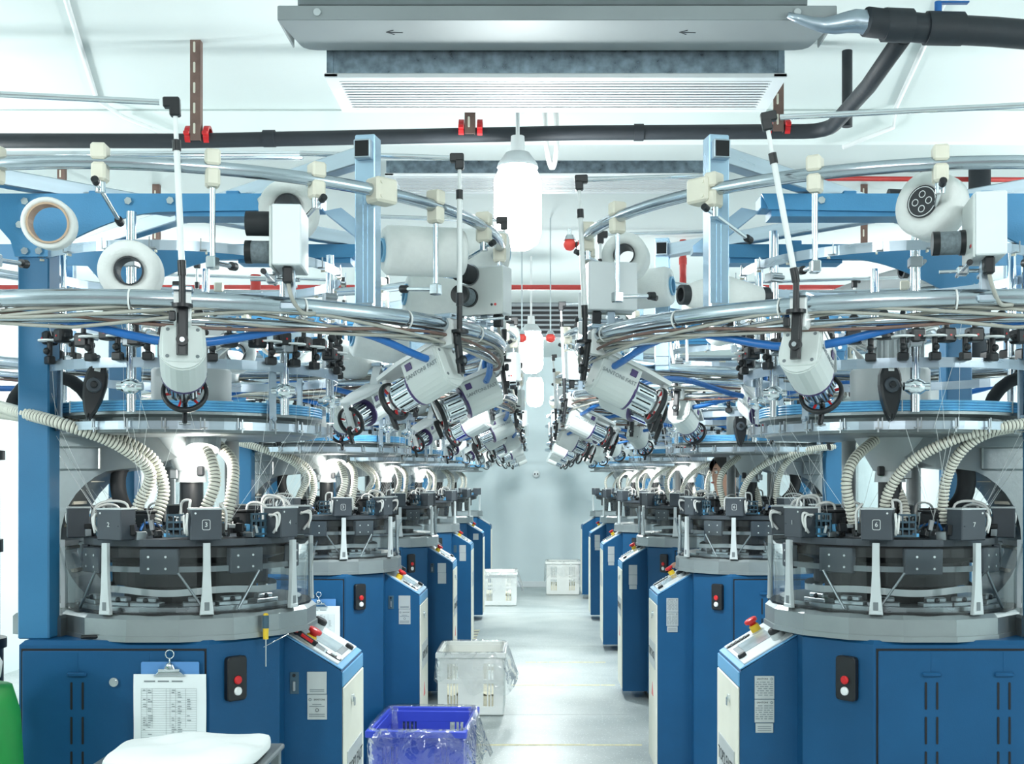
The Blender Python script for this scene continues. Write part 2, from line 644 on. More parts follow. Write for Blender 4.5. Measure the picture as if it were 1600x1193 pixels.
# joints in the floor slab and worn tape lines across the aisle
mb = MB('tape_dark')
for i, (y, l, r, nm, lab) in enumerate([
        (6.99, -0.55, 0.62, 'yellow', 'worn yellow tape line across the aisle, nearest to the blue crate'),
        (9.05, -0.20, 0.60, 'yellow', 'faint yellow tape line across the aisle beside the third right machine'),
        (10.2, -0.10, 0.60, 'yellow', 'pale yellow tape line farther up the aisle, third of the lines')]):
    q = MB('tape_yellow')
    for k in range(7):
        a, b = l + (r - l) * k / 7, l + (r - l) * (k + 1) / 7 - 0.012 * random.random()
        q.box(a, b, y - 0.018 + 0.004 * random.random(), y + 0.018 - 0.006 * random.random(), 0, 0.0008)
    tag(obj('floor_tape', q.mesh('floor_tape')), lab, 'floor marking', 'yellow tape lines')
q = MB('tape_dark', 'tape_yellow')
for k in range(14):
    y = 10.9 + k * 0.11
    q.add([(-0.70, y, .001), (-0.60, y + .05, .001), (-0.60, y + .105, .001), (-0.70, y + .055, .001)], [(0, 1, 2, 3)], k % 2)
tag(obj('hazard_tape', q.mesh('hazard_tape')), 'striped hazard tape on floor along the fourth left machine', 'floor marking')
for i, y in enumerate((7.9, 11.2, 14.1)):
    q = MB('mid_grey'); q.box(-0.6, 0.62, y, y + 0.004, 0, 0.0006)
    o = obj('floor_joint', q.mesh('floor_joint'), floor)
for i, x in enumerate(()):
    q = MB('mid_grey'); q.box(x, x + 0.004, 4, FARY, 0, 0.0006)
    obj('floor_joint', q.mesh('floor_joint'), floor)


# ------------------------------------------------------------------ overhead services
def fan_coil(name, yn, z, w, xc, label, pan=True):
    t = thing(name, (xc, yn, z), label, 'air conditioner', 'ceiling fan coil units')
    h = w / 2
    if pan:
        q = MB('pan')      # drip pan, seen from below with rounded far corners
        poly = [(-h - .11, -.30)] + [(-h - .08 + .05 * (1 - cos(a)), -.03 + .05 * sin(a) - .05) for a in (0, .5, 1.0, 1.57)] + \
               [(h + .08 - .05 * (1 - cos(a)), -.03 + .05 * sin(a) - .05) for a in (1.57, 1.0, .5, 0)] + [(h + .11, -.30)]
        q.prism(poly, .075, .080)
        q.box(-h - .11, h + .11, -.302, -.296, .076, .124, .002)
        q.box(-h - .112, -h - .106, -.30, -.05, .076, .124, .002)
        q.box(h + .106, h + .112, -.30, -.05, .076, .124, .002)
        obj('drip_pan', q.mesh('drip_pan'), t)
        q = MB('mid_grey')
        q.box(-h - .05, h + .02, -.28, -.02, .13, .31, .006)
        obj('unit_body', q.mesh('unit_body'), t)
        for sx in (-h - .02, h - .1):
            q = MB('ink')
            a = trans(sx + (.30 if sx < 0 else -.25), -.20, .0742)
            q.M = a
            q.tube([(-.02, .02, 0), (-.045, 0, 0), (-.02, -.018, 0)], .0015, 5)
            q.tube([(-.045, 0, 0), (.01, .004, 0)], .0015, 5)
            obj('arrow_mark', q.mesh('arrow_mark'), t)
        for sx in (-h + .02, h - .02):
            q = MB('light_grey'); q.cyl((sx, -.303, .10), (sx, -.309, .10), .012)
            obj('plug', q.mesh('plug'), t)
    q = MB('galv')
    q.box(-h, h, 0, .36, 0, .10 if pan else .18, .003)
    for sx in (-h + .01, h - .01):
        q.box(sx - .012, sx + .012, -.004, 0, .002, .095, .001)
    obj('plenum', q.mesh('plenum'), t)
    q = MB('white_metal')
    fr = [(-h - .01, h + .01, -.012, .030), (-h - .01, h + .01, .345, .385)]
    for x0, x1, y0, y1 in fr:
        q.box(x0, x1, y0, y1, -.014, .002, .003)
    q.box(-h - .01, -h + .04, -.012, .385, -.0135, .0015, .003)
    q.box(h - .04, h + .01, -.012, .385, -.0135, .0015, .003)
    obj('grille_frame', q.mesh('grille_frame'), t)
    q = MB('white_metal')
    q.M = rotx(R(3))
    q.box(-h + .035, h - .035, -.0085, .0085, -.0012, .0012)
    me = q.mesh('slat')
    for k in range(11):
        obj('slat', me, t, (0, .045 + k * .029, -.0125))
    q = MB('box_grey'); q.box(-h + .02, h - .02, .02, .35, -.0045, .001)
    obj('grille_throat', q.mesh('grille_throat'), t)
    return t


fan_coil('fan_coil_unit', 4.20, 2.995, 1.62, 0.055, 'large ceiling fan coil unit with grey drip pan above the aisle')
fan_coil('fan_coil_unit', 6.32, 3.195, 1.72, 0.05, 'galvanised ceiling duct unit with white grille behind the hanging lamp', pan=False)


def pipe(name, pts, r, m, label, cat='pipe', joints=(), n=14, group=None):
    t = thing(name, pts[0], label, cat, group)
    q = MB(m)
    q.M = trans(-Vector(pts[0]))
    q.tube(pts, r, n)
    obj('run', q.mesh('run'), t)
    for j, (p, d, l) in enumerate(joints):
        q = MB(m); q.M = trans(-Vector(pts[0]))
        d = Vector(d).normalized()
        q.cyl(Vector(p) - d * l / 2, Vector(p) + d * l / 2, r * 1.16, n=n)
        obj('coupling', q.mesh('coupling'), t)
    return t


pp = [(-4.2, 5.02, 3.00), (-1.5, 5.0, 2.99), (0.2, 5.0, 3.025), (1.12, 5.0, 3.03)]
pp += [(1.12 + .10 * sin(a), 5.0 - .10 * (1 - cos(a)), 3.03) for a in (.4, .8, 1.2, 1.57)] + [(1.22, 4.4, 3.02), (1.205, 3.93, 3.03)]
pipe('insulated_pipe', pp, .031, 'pipe_black', 'black insulated pipe crossing under the ceiling and bending towards the camera',
     joints=[((-1.14, 5.0, 3.0), (1, 0, .01), .05), ((.42, 5.0, 3.026), (1, 0, 0), .04)])
pipe('header_pipe', [(1.06, 3.86, 3.05), (1.25, 3.90, 3.045), (1.5, 3.92, 3.04), (2.6, 4.0, 2.98), (4.2, 4.1, 2.93)], .047, 'pipe_black',
     'thick black insulated pipe leaving the fan coil unit to the right',
     joints=[((1.33, 3.905, 3.045), (1, .05, 0), .12), ((1.17, 3.885, 3.048), (1, .1, 0), .09)])
pipe('drop_pipe', [(1.30, 5.0, 3.37), (1.30, 5.0, 3.05)], .022, 'pipe_black', 'short vertical black pipe stub beside the diagonal pipe')
q = MB('blue_hose'); q.box(-.05, .05, -.012, .012, 0, .006, .002); q.cyl((-.05, 0, -.03), (-.05, 0, .006), .012)
tag(obj('valve_lever', q.mesh('valve_lever'), None, (1.36, 3.90, 3.125)), 'blue valve lever on top of the thick black pipe', 'valve')
q = MB('alu'); q.M = trans(1.03, 3.88, 3.05)
q.tube(catmull([(-.22, 0, .03), (-.1, .01, .0), (0, 0, .01), (.06, 0, 0)], 3), .02, 8, rs=[.01, .016, .02, .026, .032, .036, .04, .04, .045, .045])
tag(obj('foil_wrap', q.mesh('foil_wrap')), 'crumpled silver foil where pipe enters the drip pan', 'foil wrap')
pipe('vertical_black_pipe', [(2.46, 6.6, 3.395), (2.46, 6.6, 2.2)], .06, 'pipe_black', 'black vertical pipe behind the right ring below the beam')
pipe('flexible_duct', catmull([(1.55, 6.95, 2.50), (1.80, 6.9, 2.63), (2.15, 6.75, 2.72), (2.44, 6.62, 2.74)], 6), .07, 'hose_grey', 'thick grey flexible duct behind the nearest right ring', 'duct')
pipe('branch_black_pipe', [(1.95, 6.6, 3.14), (2.46, 6.6, 3.12)], .045, 'pipe_black', 'black horizontal pipe branch under the beam on the right')


def hanger(px, y0, y1, Y, label, clamp=True, Yp=5.0):
    p = at(px, y1, Y)
    ztop = CEIL
    t = thing('slotted_hanger', (p.x, Y - .045, p.z), label, 'pipe hanger', 'slotted iron pipe hangers')
    h = ztop - p.z
    q = MB('brown_iron')
    q.box(-.022, .022, -.002, .002, 0, h, .0008)
    q.box(.018, .022, 0, .034, 0, h, .0008)
    obj('angle_iron', q.mesh('angle_iron'), t)
    q = MB('white_metal'); q.prism(rrect(.009, .045, .0044), .0, .0008)
    q.M = Matrix()
    sl = MB('cream'); sl.M = XZ; sl.prism(rrect(.009, .045, .0044), 0.002, .0032)
    me = sl.mesh('slot')
    k = 0
    z = .05
    while z < min(h, .6) - .03 and k < 7:
        obj('slot', me, t, (-.004, 0, z)); z += .085; k += 1
    if clamp:
        for sx in (-.048, .030):
            q = MB('red')
            q.lathe([(.032, 0), (.043, 0), (.043, .022), (.032, .022)], 20)
            q.box(-.008, .008, -.058, -.04, 0, .022, .002)
            c = q.mesh('clamp')
            obj('clamp', c, t, (sx, .045, .03), (0, pi / 2, 0))
    return t


hanger(310, 0, 224, 5.0, 'brown slotted hanger with red clamp on the black pipe, leftmost')
hanger(735, 0, 214, 5.0, 'brown slotted hanger with red clamp on the pipe below the fan coil unit')
hanger(1213, 0, 210, 5.0, 'brown slotted hanger with red clamp on the black pipe, rightmost')
hanger(247, 0, 382, 7.4, 'bare brown slotted hanger behind the left gantry arm', False)
hanger(1347, 0, 400, 7.4, 'bare brown slotted hanger behind the right gantry arm', False)
hanger(100, 0, 310, 7.0, 'bare brown slotted hanger near the left edge behind the ring', False)
hanger(1440, 0, 300, 7.0, 'bare brown slotted hanger near the right edge behind the ring', False)

pipe('red_sprinkler_main', [(-4.29, 9.0, 3.03), (4.29, 9.0, 3.03)], .02, 'red_pipe', 'red sprinkler pipe crossing the hall beyond the lamp')
pipe('red_drop_pipe', [(1.1, 8.95, 3.38), (1.1, 8.95, 3.03)], .026, 'red_pipe', 'short red vertical pipe right of the aisle',
     joints=[((1.1, 8.95, 3.22), (0, 0, 1), .05)])
pipe('red_riser', [(-2.0, 8.4, 3.02), (-2.0, 8.4, 2.2)], .036, 'red_pipe', 'thick red vertical pipe behind the nearest left ring')
pipe('red_branch_pipe', [(1.3, 6.7, 3.27), (4.29, 6.7, 3.25)], .014, 'red_pipe', 'thin red pipe under the beam on the right')
pipe('ceiling_conduit', [(-1.45, 3.2, 3.385), (-2.12, 5.68, 3.385), (-2.05, 5.84, 3.35), (-1.8, 5.84, 3.25)], .011, 'white_plastic', 'white conduit along the ceiling on the left')
pipe('ceiling_conduit', [(1.35, 3.3, 3.385), (1.75, 5.80, 3.385), (1.75, 5.84, 3.3), (1.5, 5.84, 3.2)], .011, 'white_plastic', 'white conduit along the ceiling on the right')
pipe('steel_rail', [(-3.9, 4.75, 2.86), (-.95, 4.75, 2.86)], .018, 'chrome', 'polished steel rail under the black pipe on the left')
q = MB('mid_grey', 'black_gap')
q.box(-.42, .42, 0, .2, -.16, .16, .01)
for k in range(6):
    q.box(-.38, .38, -.006, 0, -.13 + k * .045, -.105 + k * .045, .002, m=1)
t = tag(obj('louvre_unit', q.mesh('louvre_unit'), None, (0.05, 11.0, 3.06)), 'grey louvred unit hanging far up the aisle', 'air conditioner')
for k, (x, y, lab) in enumerate([(-.11, 8.3, 'red alarm beacon above the aisle, left of the pair'), (.09, 8.3, 'red alarm beacon above the aisle, right of the pair')]):
    t = thing('alarm_beacon', (x, y, 2.56), lab, 'beacon', 'hanging alarm beacons')
    q = MB('lamp_red'); q.ball((0, 0, 0), .035, sc=(1, 1, .9)); obj('lens', q.mesh('lens'), t)
    q = MB('chrome'); q.cyl((0, 0, .025), (0, 0, .05), .03, .018); q.cyl((0, 0, .05), (0, 0, CEIL - 2.56), .005, n=8); obj('stem', q.mesh('stem'), t)
t = thing('alarm_beacon', at(890, 382, 3.75), 'red beacon beside the white unwinder box right of the lamp', 'beacon')
q = MB('lamp_red'); q.ball((0, 0, 0), .020, sc=(1, 1, 1.0)); obj('lens', q.mesh('lens'), t)
q = MB('chrome'); q.cyl((0, 0, .014), (0, 0, .03), .02, .012); q.cyl((0, 0, .03), (0, 0, .05), .006, n=8); obj('cap', q.mesh('cap'), t)
q = MB('black'); q.box(.018, .06, -.01, .01, -.012, .008, .002); obj('arm', q.mesh('arm'), t)
# smoke detector on the far wall
t = thing('wall_sensor', (0.0, FARY - .07, 1.67), 'small round white sensor on the far wall', 'sensor')
q = MB('white_plastic'); q.ball((0, 0, 0), .055); obj('shell', q.mesh('shell'), t)
q = MB('black'); q.ball((-.02, -.048, .0), .012); q.ball((.02, -.048, .0), .012); obj('eyelet', q.mesh('eyelet'), t)


def hall_lamp(x, y, z, label, power=LAMP_W):
    t = thing('hanging_lamp', (x, y, z), label, 'lamp', 'hanging hall lamps')
    q = MB('light_grey')
    q.lathe([(.0, .045), (.05, .04), (.082, -.005), (.086, -.02), (.078, -.02), (.045, .02), (0, .03)], 24, smooth=True, closed_prof=False)
    obj('lamp_shade', q.mesh('lamp_shade'), t)
    q = MB('white_plastic'); q.cyl((0, 0, .03), (0, 0, .11), .032, .028); q.cyl((0, 0, .11), (0, 0, CEIL - z), .008, n=8)
    obj('socket', q.mesh('socket'), t)
    q = MB('bulb')
    q.lathe([(0, -.36), (.05, -.355), (.085, -.33), (.098, -.29), (.098, -.07), (.08, -.03), (.03, 0)], 20, smooth=True, closed_prof=False)
    obj('bulb', q.mesh('bulb'), t)
    for kind, e, z_ in (('POINT', power * .65, -.5), ('AREA', power * .35, -.40)):
        l = bpy.data.lights.new('lamp_light', kind)
        l.energy = e
        l.color = (0.955, 1.0, 0.985)
        if kind == 'POINT':
            l.shadow_soft_size = 0.1
        else:
            l.shape = 'DISK'
            l.size = 0.3
        lo = bpy.data.objects.new('lamp_light', l)
        COL.objects.link(lo)
        lo.parent = t
        lo.location = (0, 0, z_)
    return t


hall_lamp(-.09, 4.9, 2.87, 'bright hanging lamp over the aisle, nearest of the row')
hall_lamp(-.05, 9.7, 2.80, 'bright hanging lamp over the aisle, second of the row')
hall_lamp(-.02, 14.0, 2.80, 'bright hanging lamp over the aisle, farthest of the row', LAMP_W * 1.3)
hall_lamp(-.05, 0.6, 2.95, 'added fill lamp hanging over the aisle above the camera, out of view', LAMP_W * .45)  # unseen lamp, added to light the machine fronts
hall_lamp(-.05, -2.6, 2.95, 'added fill lamp hanging over the aisle behind the camera, out of view', LAMP_W * .45)  # second unseen lamp, added for more front light
for sx, nm in ((-1, 'left'), (1, 'right')):  # lamps added along both sides to brighten the hall
    for k, y in enumerate((1.2, 5.2, 9.8, 14.2)):
        hall_lamp(sx * 3.1, y, 2.95, f'added lamp hanging over the {nm} side aisle, {["first", "second", "third", "last"][k]} from the camera')
# white cable loop beside the nearest lamp
pipe('lamp_cable', catmull([(.02, 5.3, 3.39), (.03, 5.2, 3.05), (.055, 5.2, 2.93), (.075, 5.2, 3.0), (.075, 5.25, 3.2), (.06, 5.3, 3.39)], 5), .011, 'cable_white', 'white cable loop hanging beside the lamp', 'cable')

# ------------------------------------------------------------------ knitting machines
WC = 1.10                                   # machine axis from the aisle's centre line
YC = [3.73 + 2.42 * k for k in range(6)]    # one machine after the other
RB = 0.97                                   # radius of the creel rings
ZU, ZL = 2.296, 1.980                       # heights of upper and lower creel ring
FOFF = {1: 75.0, -1: 61.0}                  # angle of the first feeder on the lower ring


class Side:
    """the parts of one machine of a side, in local coordinates: +x to the aisle (mirrored for the right side), -y to the camera"""

    def __init__(s, sgn):
        s.sgn = sgn
        s.parts = []

    def P(s, name, me, maxm=6, par=None, loc=(0, 0, 0), ang=0.0, rot=None, kind=None, label=None, keep=False, minm=1):
        if isinstance(me, MB):
            me = me.mesh(name, mirror=(s.sgn < 0 and not keep))
        s.parts.append(dict(name=name, me=me, maxm=maxm, minm=minm, par=par, loc=loc, ang=ang, rot=rot, kind=kind, label=label))
        return len(s.parts) - 1

    def place(s, m, root):
        made = {}
        for i, p in enumerate(s.parts):
            if m > p['maxm'] or m < p['minm']:
                continue
            par = root
            if p['par'] is not None:
                if p['par'] not in made:
                    continue
                par = made[p['par']]
            l = p['loc']
            o = obj(p['name'], p['me'], par, (s.sgn * l[0], l[1], l[2]),
                    p['rot'] if p['rot'] is not None else (0, 0, s.sgn * p['ang']))
            if p['kind']:
                o['kind'] = p['kind']
            if p['label']:
                o['label'] = p['label']
            made[i] = o
        return made


def oct16(Rr, k=16, off=0.0):
    return [(Rr * cos(2 * pi * i / k + off), Rr * sin(2 * pi * i / k + off)) for i in range(k)]


def hose_path(pts, k=10):
    return catmull(pts, k)


def ribbed(pts, r, pitch=0.011, n=12, depth=0.16):
    """corrugated hose along a smooth path: raised ribs, dark grooves"""
    d = [0.0]
    for i in range(1, len(pts)):
        d.append(d[-1] + (pts[i] - pts[i - 1]).length)
    L = d[-1]
    steps = int(L / pitch) * 4
    out, rs = [], []
    j = 0
    for i in range(steps + 1):
        t = L * i / steps
        while j < len(d) - 2 and d[j + 1] < t:
            j += 1
        f = (t - d[j]) / max(1e-9, d[j + 1] - d[j])
        out.append(pts[j].lerp(pts[j + 1], f))
        rs.append(r * (1 - depth) if i % 4 in (2, 3) else r)
    q = MB('hose_white', 'hose_groove')
    q.tube(out, r, n, 0, rs=rs)
    # dark faces in the grooves
    base = 0
    for i in range(steps):
        if i % 4 == 2:
            for jj in range(n):
                q.mi[i * n + jj] = 1
    return q


def build_side(sgn):
    S = Side(sgn)
    P = S.P
    # --- base cabinet
    foot = [(-.382, -.37), (.158, -.37), (.318, -.19), (.318, .33), (.158, .45), (-.382, .45)]
    q = MB('black_gap')
    q.prism([(x * .97, y * .97) for x, y in foot], 0, .06)
    P('plinth', q)
    q = MB('blue'); q.prism(foot, .055, 1.10, .012)
    body = P('cabinet', q)
    q = MB('black_gap'); q.box(-.376, .150, -.3715, -.369, .075, 1.078); P('door_gap', q, 3)
    q = MB('blue'); q.box(-.372, .145, -.376, -.370, .08, 1.072, .003)
    door = P('door', q, 4)
    q = MB('blue'); q.box(-.027, .027, -.384, -.3755, 0, .012, .003); q.box(-.0015, .0015, -.3768, -.3755, .012, .068)
    lip = q.mesh('handle_lip', sgn < 0)
    q = MB('black_gap'); q.prism(rrect(.005, .076, .0024, 3), 0, .0015)
    q2 = MB('black_gap'); q2.M = XZ; q2.prism(rrect(.006, .078, .0028, 3), 0, .0015)
    slot = q2.mesh('vent_slot', sgn < 0)
    for gx in (-.215, -.012) if sgn > 0 else (-.21, -.005):
        P('handle_lip', lip, 3, door, (gx, 0, 1.0))
        for dx in (-.016, .016):
            for k in range(3):
                P('vent_slot', slot, 2, door, (gx + dx, -.3762, .945 - .098 * k))
    if sgn > 0:
        q = MB('chrome'); q.cyl((-.109, -.376, .985), (-.109, -.384, .985), .013, n=20); q.cyl((-.109, -.384, .985), (-.109, -.388, .985), .008, n=14)
        P('key_lock', q, 2, door)
    # start / stop station on the slanted face
    a = Vector((.16, .18, 0)).normalized()
    nrm = Vector((a.y, -a.x, 0))
    mid = Vector((.158, -.37, 0)).lerp(Vector((.318, -.19, 0)), .34)
    T = Matrix(((a.x, 0, nrm.x, mid.x), (a.y, 0, nrm.y, mid.y), (0, 1, 0, .985), (0, 0, 0, 1)))
    q = MB('black'); q.M = T
    q.prism(rrect(.066, .128, .012), 0.0, .018, .003)
    st = P('button_station', q, 5)
    q = MB('red'); q.M = T @ trans(0, -.004, .017); q.disc(.0125, 0, .008, 18, ch=.003); P('red_button', q, 4, st)
    q = MB('white_plastic'); q.M = T @ trans(0, -.036, .017); q.disc(.0125, 0, .008, 18, ch=.003); P('white_button', q, 4, st)
    # --- console arm
    y0, y1 = -.12, .30
    xa, xb, za, zb = .493, .300, .975, 1.092
    q = MB('blue', 'blue_light')
    q.M = XZ
    q.prism([(xb, .06), (xa - .004, .06), (xa, .064), (xa, za - .006), (xa - .004, za), (xb, zb)], -y1, -y0)
    con = P('console', q)
    q = MB('blue_light'); q.box(xa - .001, xa + .004, y0 + .002, y1 - .002, za - .05, za - .004, .002); P('console_edge', q, 4, con)
    q = MB('beige'); q.box(xa - .001, xa + .006, y0 + .006, y1 - .006, .075, za - .052, .003)
    cov = P('console_cover', q, 6, con)
    q = MB('plate_metal'); q.box(xa + .005, xa + .009, y0 + .06, y1 - .06, .585, .715, .001)
    P('badge', q, 4, con)
    q = MB('chrome'); q.cyl((xa + .005, .055 - .02, .865), (xa + .013, .055 - .02, .865), .013); q.box(xa + .012, xa + .018, .03, .04, .84, .868, .002)
    P('cover_latch', q, 3, con)
    q = MB('red'); q.M = YZ; q.prism([(.05, .43), (.13, .43), (.09, .50)], xa + .005, xa + .007)
    P('warning_triangle', q, 3, con)
    for dd, txt, sz in ((0, 'TOP2 FAST', .058),):
        me = text_mesh(txt, sz, 'ink')
        P('badge_lettering', me, 3, con, (xa + .0095, .105, .65), rot=(pi / 2, 0, pi / 2 if sgn > 0 else -pi / 2))
    q = MB('ink_soft'); q.M = trans(xa + .009, -.03, .65) @ roty(pi / 2); q.lathe([(.012, 0), (.026, 0), (.026, .0008), (.012, .0008)], 6); P('badge_emblem', q, 3, con)
    # sloping panel
    u = Vector((xb - xa, 0, zb - za)).normalized()
    n_ = Vector((u.z, 0, -u.x))
    T = Matrix(((u.x, 0, n_.x, xa), (0, -1, 0, (y0 + y1) / 2), (u.z, 0, n_.z, za), (0, 0, 0, 1)))
    k = sgn     # the panel is turned round on the right side, so near and far swap
    q = MB('blue_light'); q.M = T; q.box(.002, .222, -.205, .205, 0.0, .004, .002); P('panel_bezel', q, 5, con)
    q = MB('panel_grey'); q.M = T; q.box(.022, .200, -.19, .19, .003, .009, .002)
    pan = P('control_panel', q, 6, con)
    q = MB('screen'); q.M = T; q.box(.055, .158, -.075 - .01, .075 - .01, .0085, .0105, .001); P('display', q, 4, con)
    q = MB('mid_grey'); q.M = T; q.box(.035, .055, -.075, .055, .0085, .0100, .001); P('display_foot', q, 3, con)
    q = MB('black'); q.M = T; q.prism(rrect(.090, .032, .014, 4, .068, k * .135), .0085, .0120); P('button_strip', q, 5, con)
    q = MB('light_grey'); q.M = T; q.box(-.009, .009, -.012, .012, 0, .005, .002)
    for j in range(5):
        e = u * (.052 + .0215 * j)
        # buttons, two of them lit on the left side
        lit = sgn > 0 and j in (0, 2)
        qq = MB('led_white' if lit else 'light_grey'); qq.M = T @ trans(.034 + .017 * j, k * .135, .012)
        qq.box(-.0055, .0055, -.010, .010, 0, .005, .002)
        P('button', qq, 4, con)
    q = MB('black'); q.M = T @ trans(.038, -k * .10, .009); q.disc(.014, 0, .012, 18, ch=.003); P('knob', q, 3, con)
    q = MB('yellow'); q.M = T @ trans(.140, k * .135, .008); q.disc(.017, 0, .024, 20, ch=.003)
    es = P('stop_switch_base', q, 5, con)
    q = MB('red'); q.M = T @ trans(.140, k * .135, .032)
    q.lathe([(0.0, 0), (.012, 0), (.013, .006), (.022, .010), (.023, .018), (.019, .022), (0, .023)], 22, smooth=True, closed_prof=False)
    P('stop_button', q, 5, con)
    q = MB('light_grey'); q.M = T @ trans(.165, -k * .12, .008); q.disc(.022, 0, .018, 18, ch=.003); P('socket_collar', q, 3, con)
    q = MB('black'); q.M = T @ trans(.165, -k * .12, .026); q.disc(.022, 0, .016, 18, ch=.004); q.box(.015, .055, -.006, .006, .002, .008, .002)
    P('socket_cap', q, 3, con)
    # side face of the console: port and plates
    if sgn > 0:
        q = MB('dark_teal'); q.box(.335, .362, y0 - .003, y0 + .001, .905, .972, .001); prt = P('port_plate', q, 4, con)
        q = MB('steel', 'black'); q.box(.343, .352, y0 - .008, y0 - .002, .914, .945, .002); q.cyl((.348, y0 - .003, .962), (.348, y0 - .007, .962), .005, m=1)
        P('serial_port', q, 3, con)
        q = MB('plate_metal'); q.box(.387, .447, y0 - .003, y0 + .001, .905, .973, .0008); P('name_plate', q, 5, con)
        q = MB('plate_metal'); q.box(.388, .448, y0 - .003, y0 + .001, .827, .9035, .0008); P('name_plate', q, 4, con, minm=1)
        P('plate_lettering', text_mesh('SANTONI', .0078, 'ink'), 2, con, (.425, y0 - .0034, .888), rot=(pi / 2, 0, 0))
        q = MB('ink_soft'); q.M = trans(.3965, y0 - .003, .888) @ rotx(pi / 2); q.lathe([(.002, 0), (.005, 0), (.005, .0004), (.002, .0004)], 12); P('plate_emblem', q, 2, con)
        q = MB('ink_soft')
        for z, w in ((.917, .044), (.912, .044), (.872, .028), (.866, .046), (.842, .048), (.836, .048)):
            q.box(.4175 - w / 2, .4175 + w / 2, y0 - .0036, y0 - .003, z, z + .0028)
        P('print_line', q, 2, con, kind='stuff')
        q = MB('ink'); q.M = trans(.418, y0 - .003, .856) @ rotx(pi / 2); q.lathe([(.004, 0), (.0055, 0), (.0055, .0005), (.004, .0005)], 14); P('print_ring', q, 2, con)
    else:
        for z0, z1, w in ((.890, .960, .060), (.818, .888, .060), (.787, .816, .054)):
            q = MB('plate_metal'); q.box(.419 - w / 2, .419 + w / 2, y0 - .003, y0 + .001, z0, z1, .0008); P('name_plate', q, 5, con)
        for z in (.951, .879):
            P('plate_lettering', text_mesh('SANTONI', .0078, 'ink'), 2, con, (.4255, y0 - .0034, z), rot=(pi / 2, 0, 0))
            q = MB('ink_soft'); q.M = trans(.397, y0 - .003, z) @ rotx(pi / 2); q.lathe([(.0015, 0), (.0045, 0), (.0045, .0004), (.0015, .0004)], 12); P('plate_emblem', q, 2, con)
        q = MB('ink_soft')
        rnd = random.Random(3)
        for zt in (.940, .868):
            for j in range(7):
                x = .393
                while x < .442:
                    w = .004 + .011 * rnd.random()
                    q.box(x, min(x + w, .446), y0 - .0036, y0 - .003, zt - .0066 * j, zt - .0066 * j + .0026)
                    x += w + .0015 + .004 * rnd.random()
        for j in range(3):
            q.box(.398, .440, y0 - .0036, y0 - .003, .793 + .006 * j, .795 + .006 * j)
        P('print_line', q, 2, con, kind='stuff')
    # --- metal base ring ("skirt")
    base = oct16(.386, 16, pi / 16)
    q = MB('cast')
    q.prism([(x * 1.012, y * 1.012) for x, y in base], 1.097, 1.112)
    q.prism(base, 1.110, 1.172, .012)
    q.prism([(-.475, -.20), (-.30, -.28), (-.30, .30), (-.475, .22)], 1.098, 1.160, .008)
    P('base_ring', q)
    q = MB('inner_dark', 'steel'); q.disc(.37, 1.170, 1.178, 40)
    q.lathe([(.22, 1.178), (.34, 1.178), (.34, 1.19), (.22, 1.19)], 40, m=1)
    P('base_floor', q, 3)
    q = MB('steel', 'black'); q.box(-.045, .045, -.02, .02, 0, .012, .002); q.box(-.03, .03, -.012, .012, .012, .026, .003); q.ball((0, -.012, .018), .008, m=1)
    me = q.mesh('floor_fitting', sgn < 0)
    for j, a in enumerate((-115, -98, -70, -52, -30, -140)):
        P('floor_fitting', me, 2, None, (.30 * cos(R(a)), .30 * sin(R(a)), 1.190), R(a + 90))
    # --- knitting cylinder inside the guards
    q = MB('inner_dark')
    q.lathe([(0, 1.175), (.20, 1.175), (.20, 1.235), (.235, 1.24), (.235, 1.31), (.30, 1.33), (.30, 1.362), (0, 1.362)], 40, smooth=False)
    P('knitting_cylinder', q)
    q = MB('light_grey')
    prof = []
    pts = []
    for i in range(73):
        t = 2 * pi * i / 72
        pts.append((.262 * cos(t), .262 * sin(t), 1.228 + .004 * sin(5 * t) - .010 * max(0, sin(2.0 * t + 1.2)) ** 6))
    v, fs = [], []
    for i, p in enumerate(pts[:-1]):
        v += [(p[0], p[1], p[2] - .010), (p[0], p[1], p[2] + .010)]
    for i in range(72):
        j = (i + 1) % 72
        fs.append((2 * i, 2 * j, 2 * j + 1, 2 * i + 1))
    q.add(v, fs, 0, True)
    P('drive_belt', q, 4)
    q = MB('mid_grey'); q.lathe([(.312, 1.290), (.322, 1.290), (.322, 1.306), (.312, 1.306)], 40); P('inner_rail', q, 3)
    # dark modules hanging under the head ring, one between every two heads
    q = MB('box_grey', 'white_ink')
    q.box(-.055, .055, -.012, .012, 0, .075, .003)
    for x in (-.03, .02):
        for z in (.018, .052):
            q.cyl((x, -.012, z), (x, -.0135, z), .0035, m=1, n=8)
    me = q.mesh('selector_module', sgn < 0)
    for j in range(8):
        a = R(45 * j - 90)
        P('selector_module', me, 3, None, (.315 * cos(a), .315 * sin(a), 1.283), a + pi / 2)
    # slanting struts inside the guards
    q = MB('steel'); q.cyl((-.075, 0, 1.18), (.0, 0, 1.29), .004, n=6); me = q.mesh('strut', sgn < 0)
    q = MB('steel'); q.cyl((.075, 0, 1.18), (.0, 0, 1.29), .004, n=6); me2 = q.mesh('strut', sgn < 0)
    for j, a in enumerate((-125, -80, -40)):
        a = R(a)
        P('strut', (me, me2)[j % 2], 2, None, (.345 * cos(a), .345 * sin(a), 0), a + pi / 2)
    # --- head ring with eight numbered head boxes
    q = MB('box_grey'); q.lathe([(.0, 1.362), (.318, 1.364), (.318, 1.384), (.0, 1.384)], 40); P('head_plate', q)
    q = MB('box_grey', 'light_grey', 'white_ink')
    q.box(-.044, .044, -.004, .060, -.045, .045, .003)
    q.box(-.046, .046, -.005, .064, .043, .048, .001, m=1)
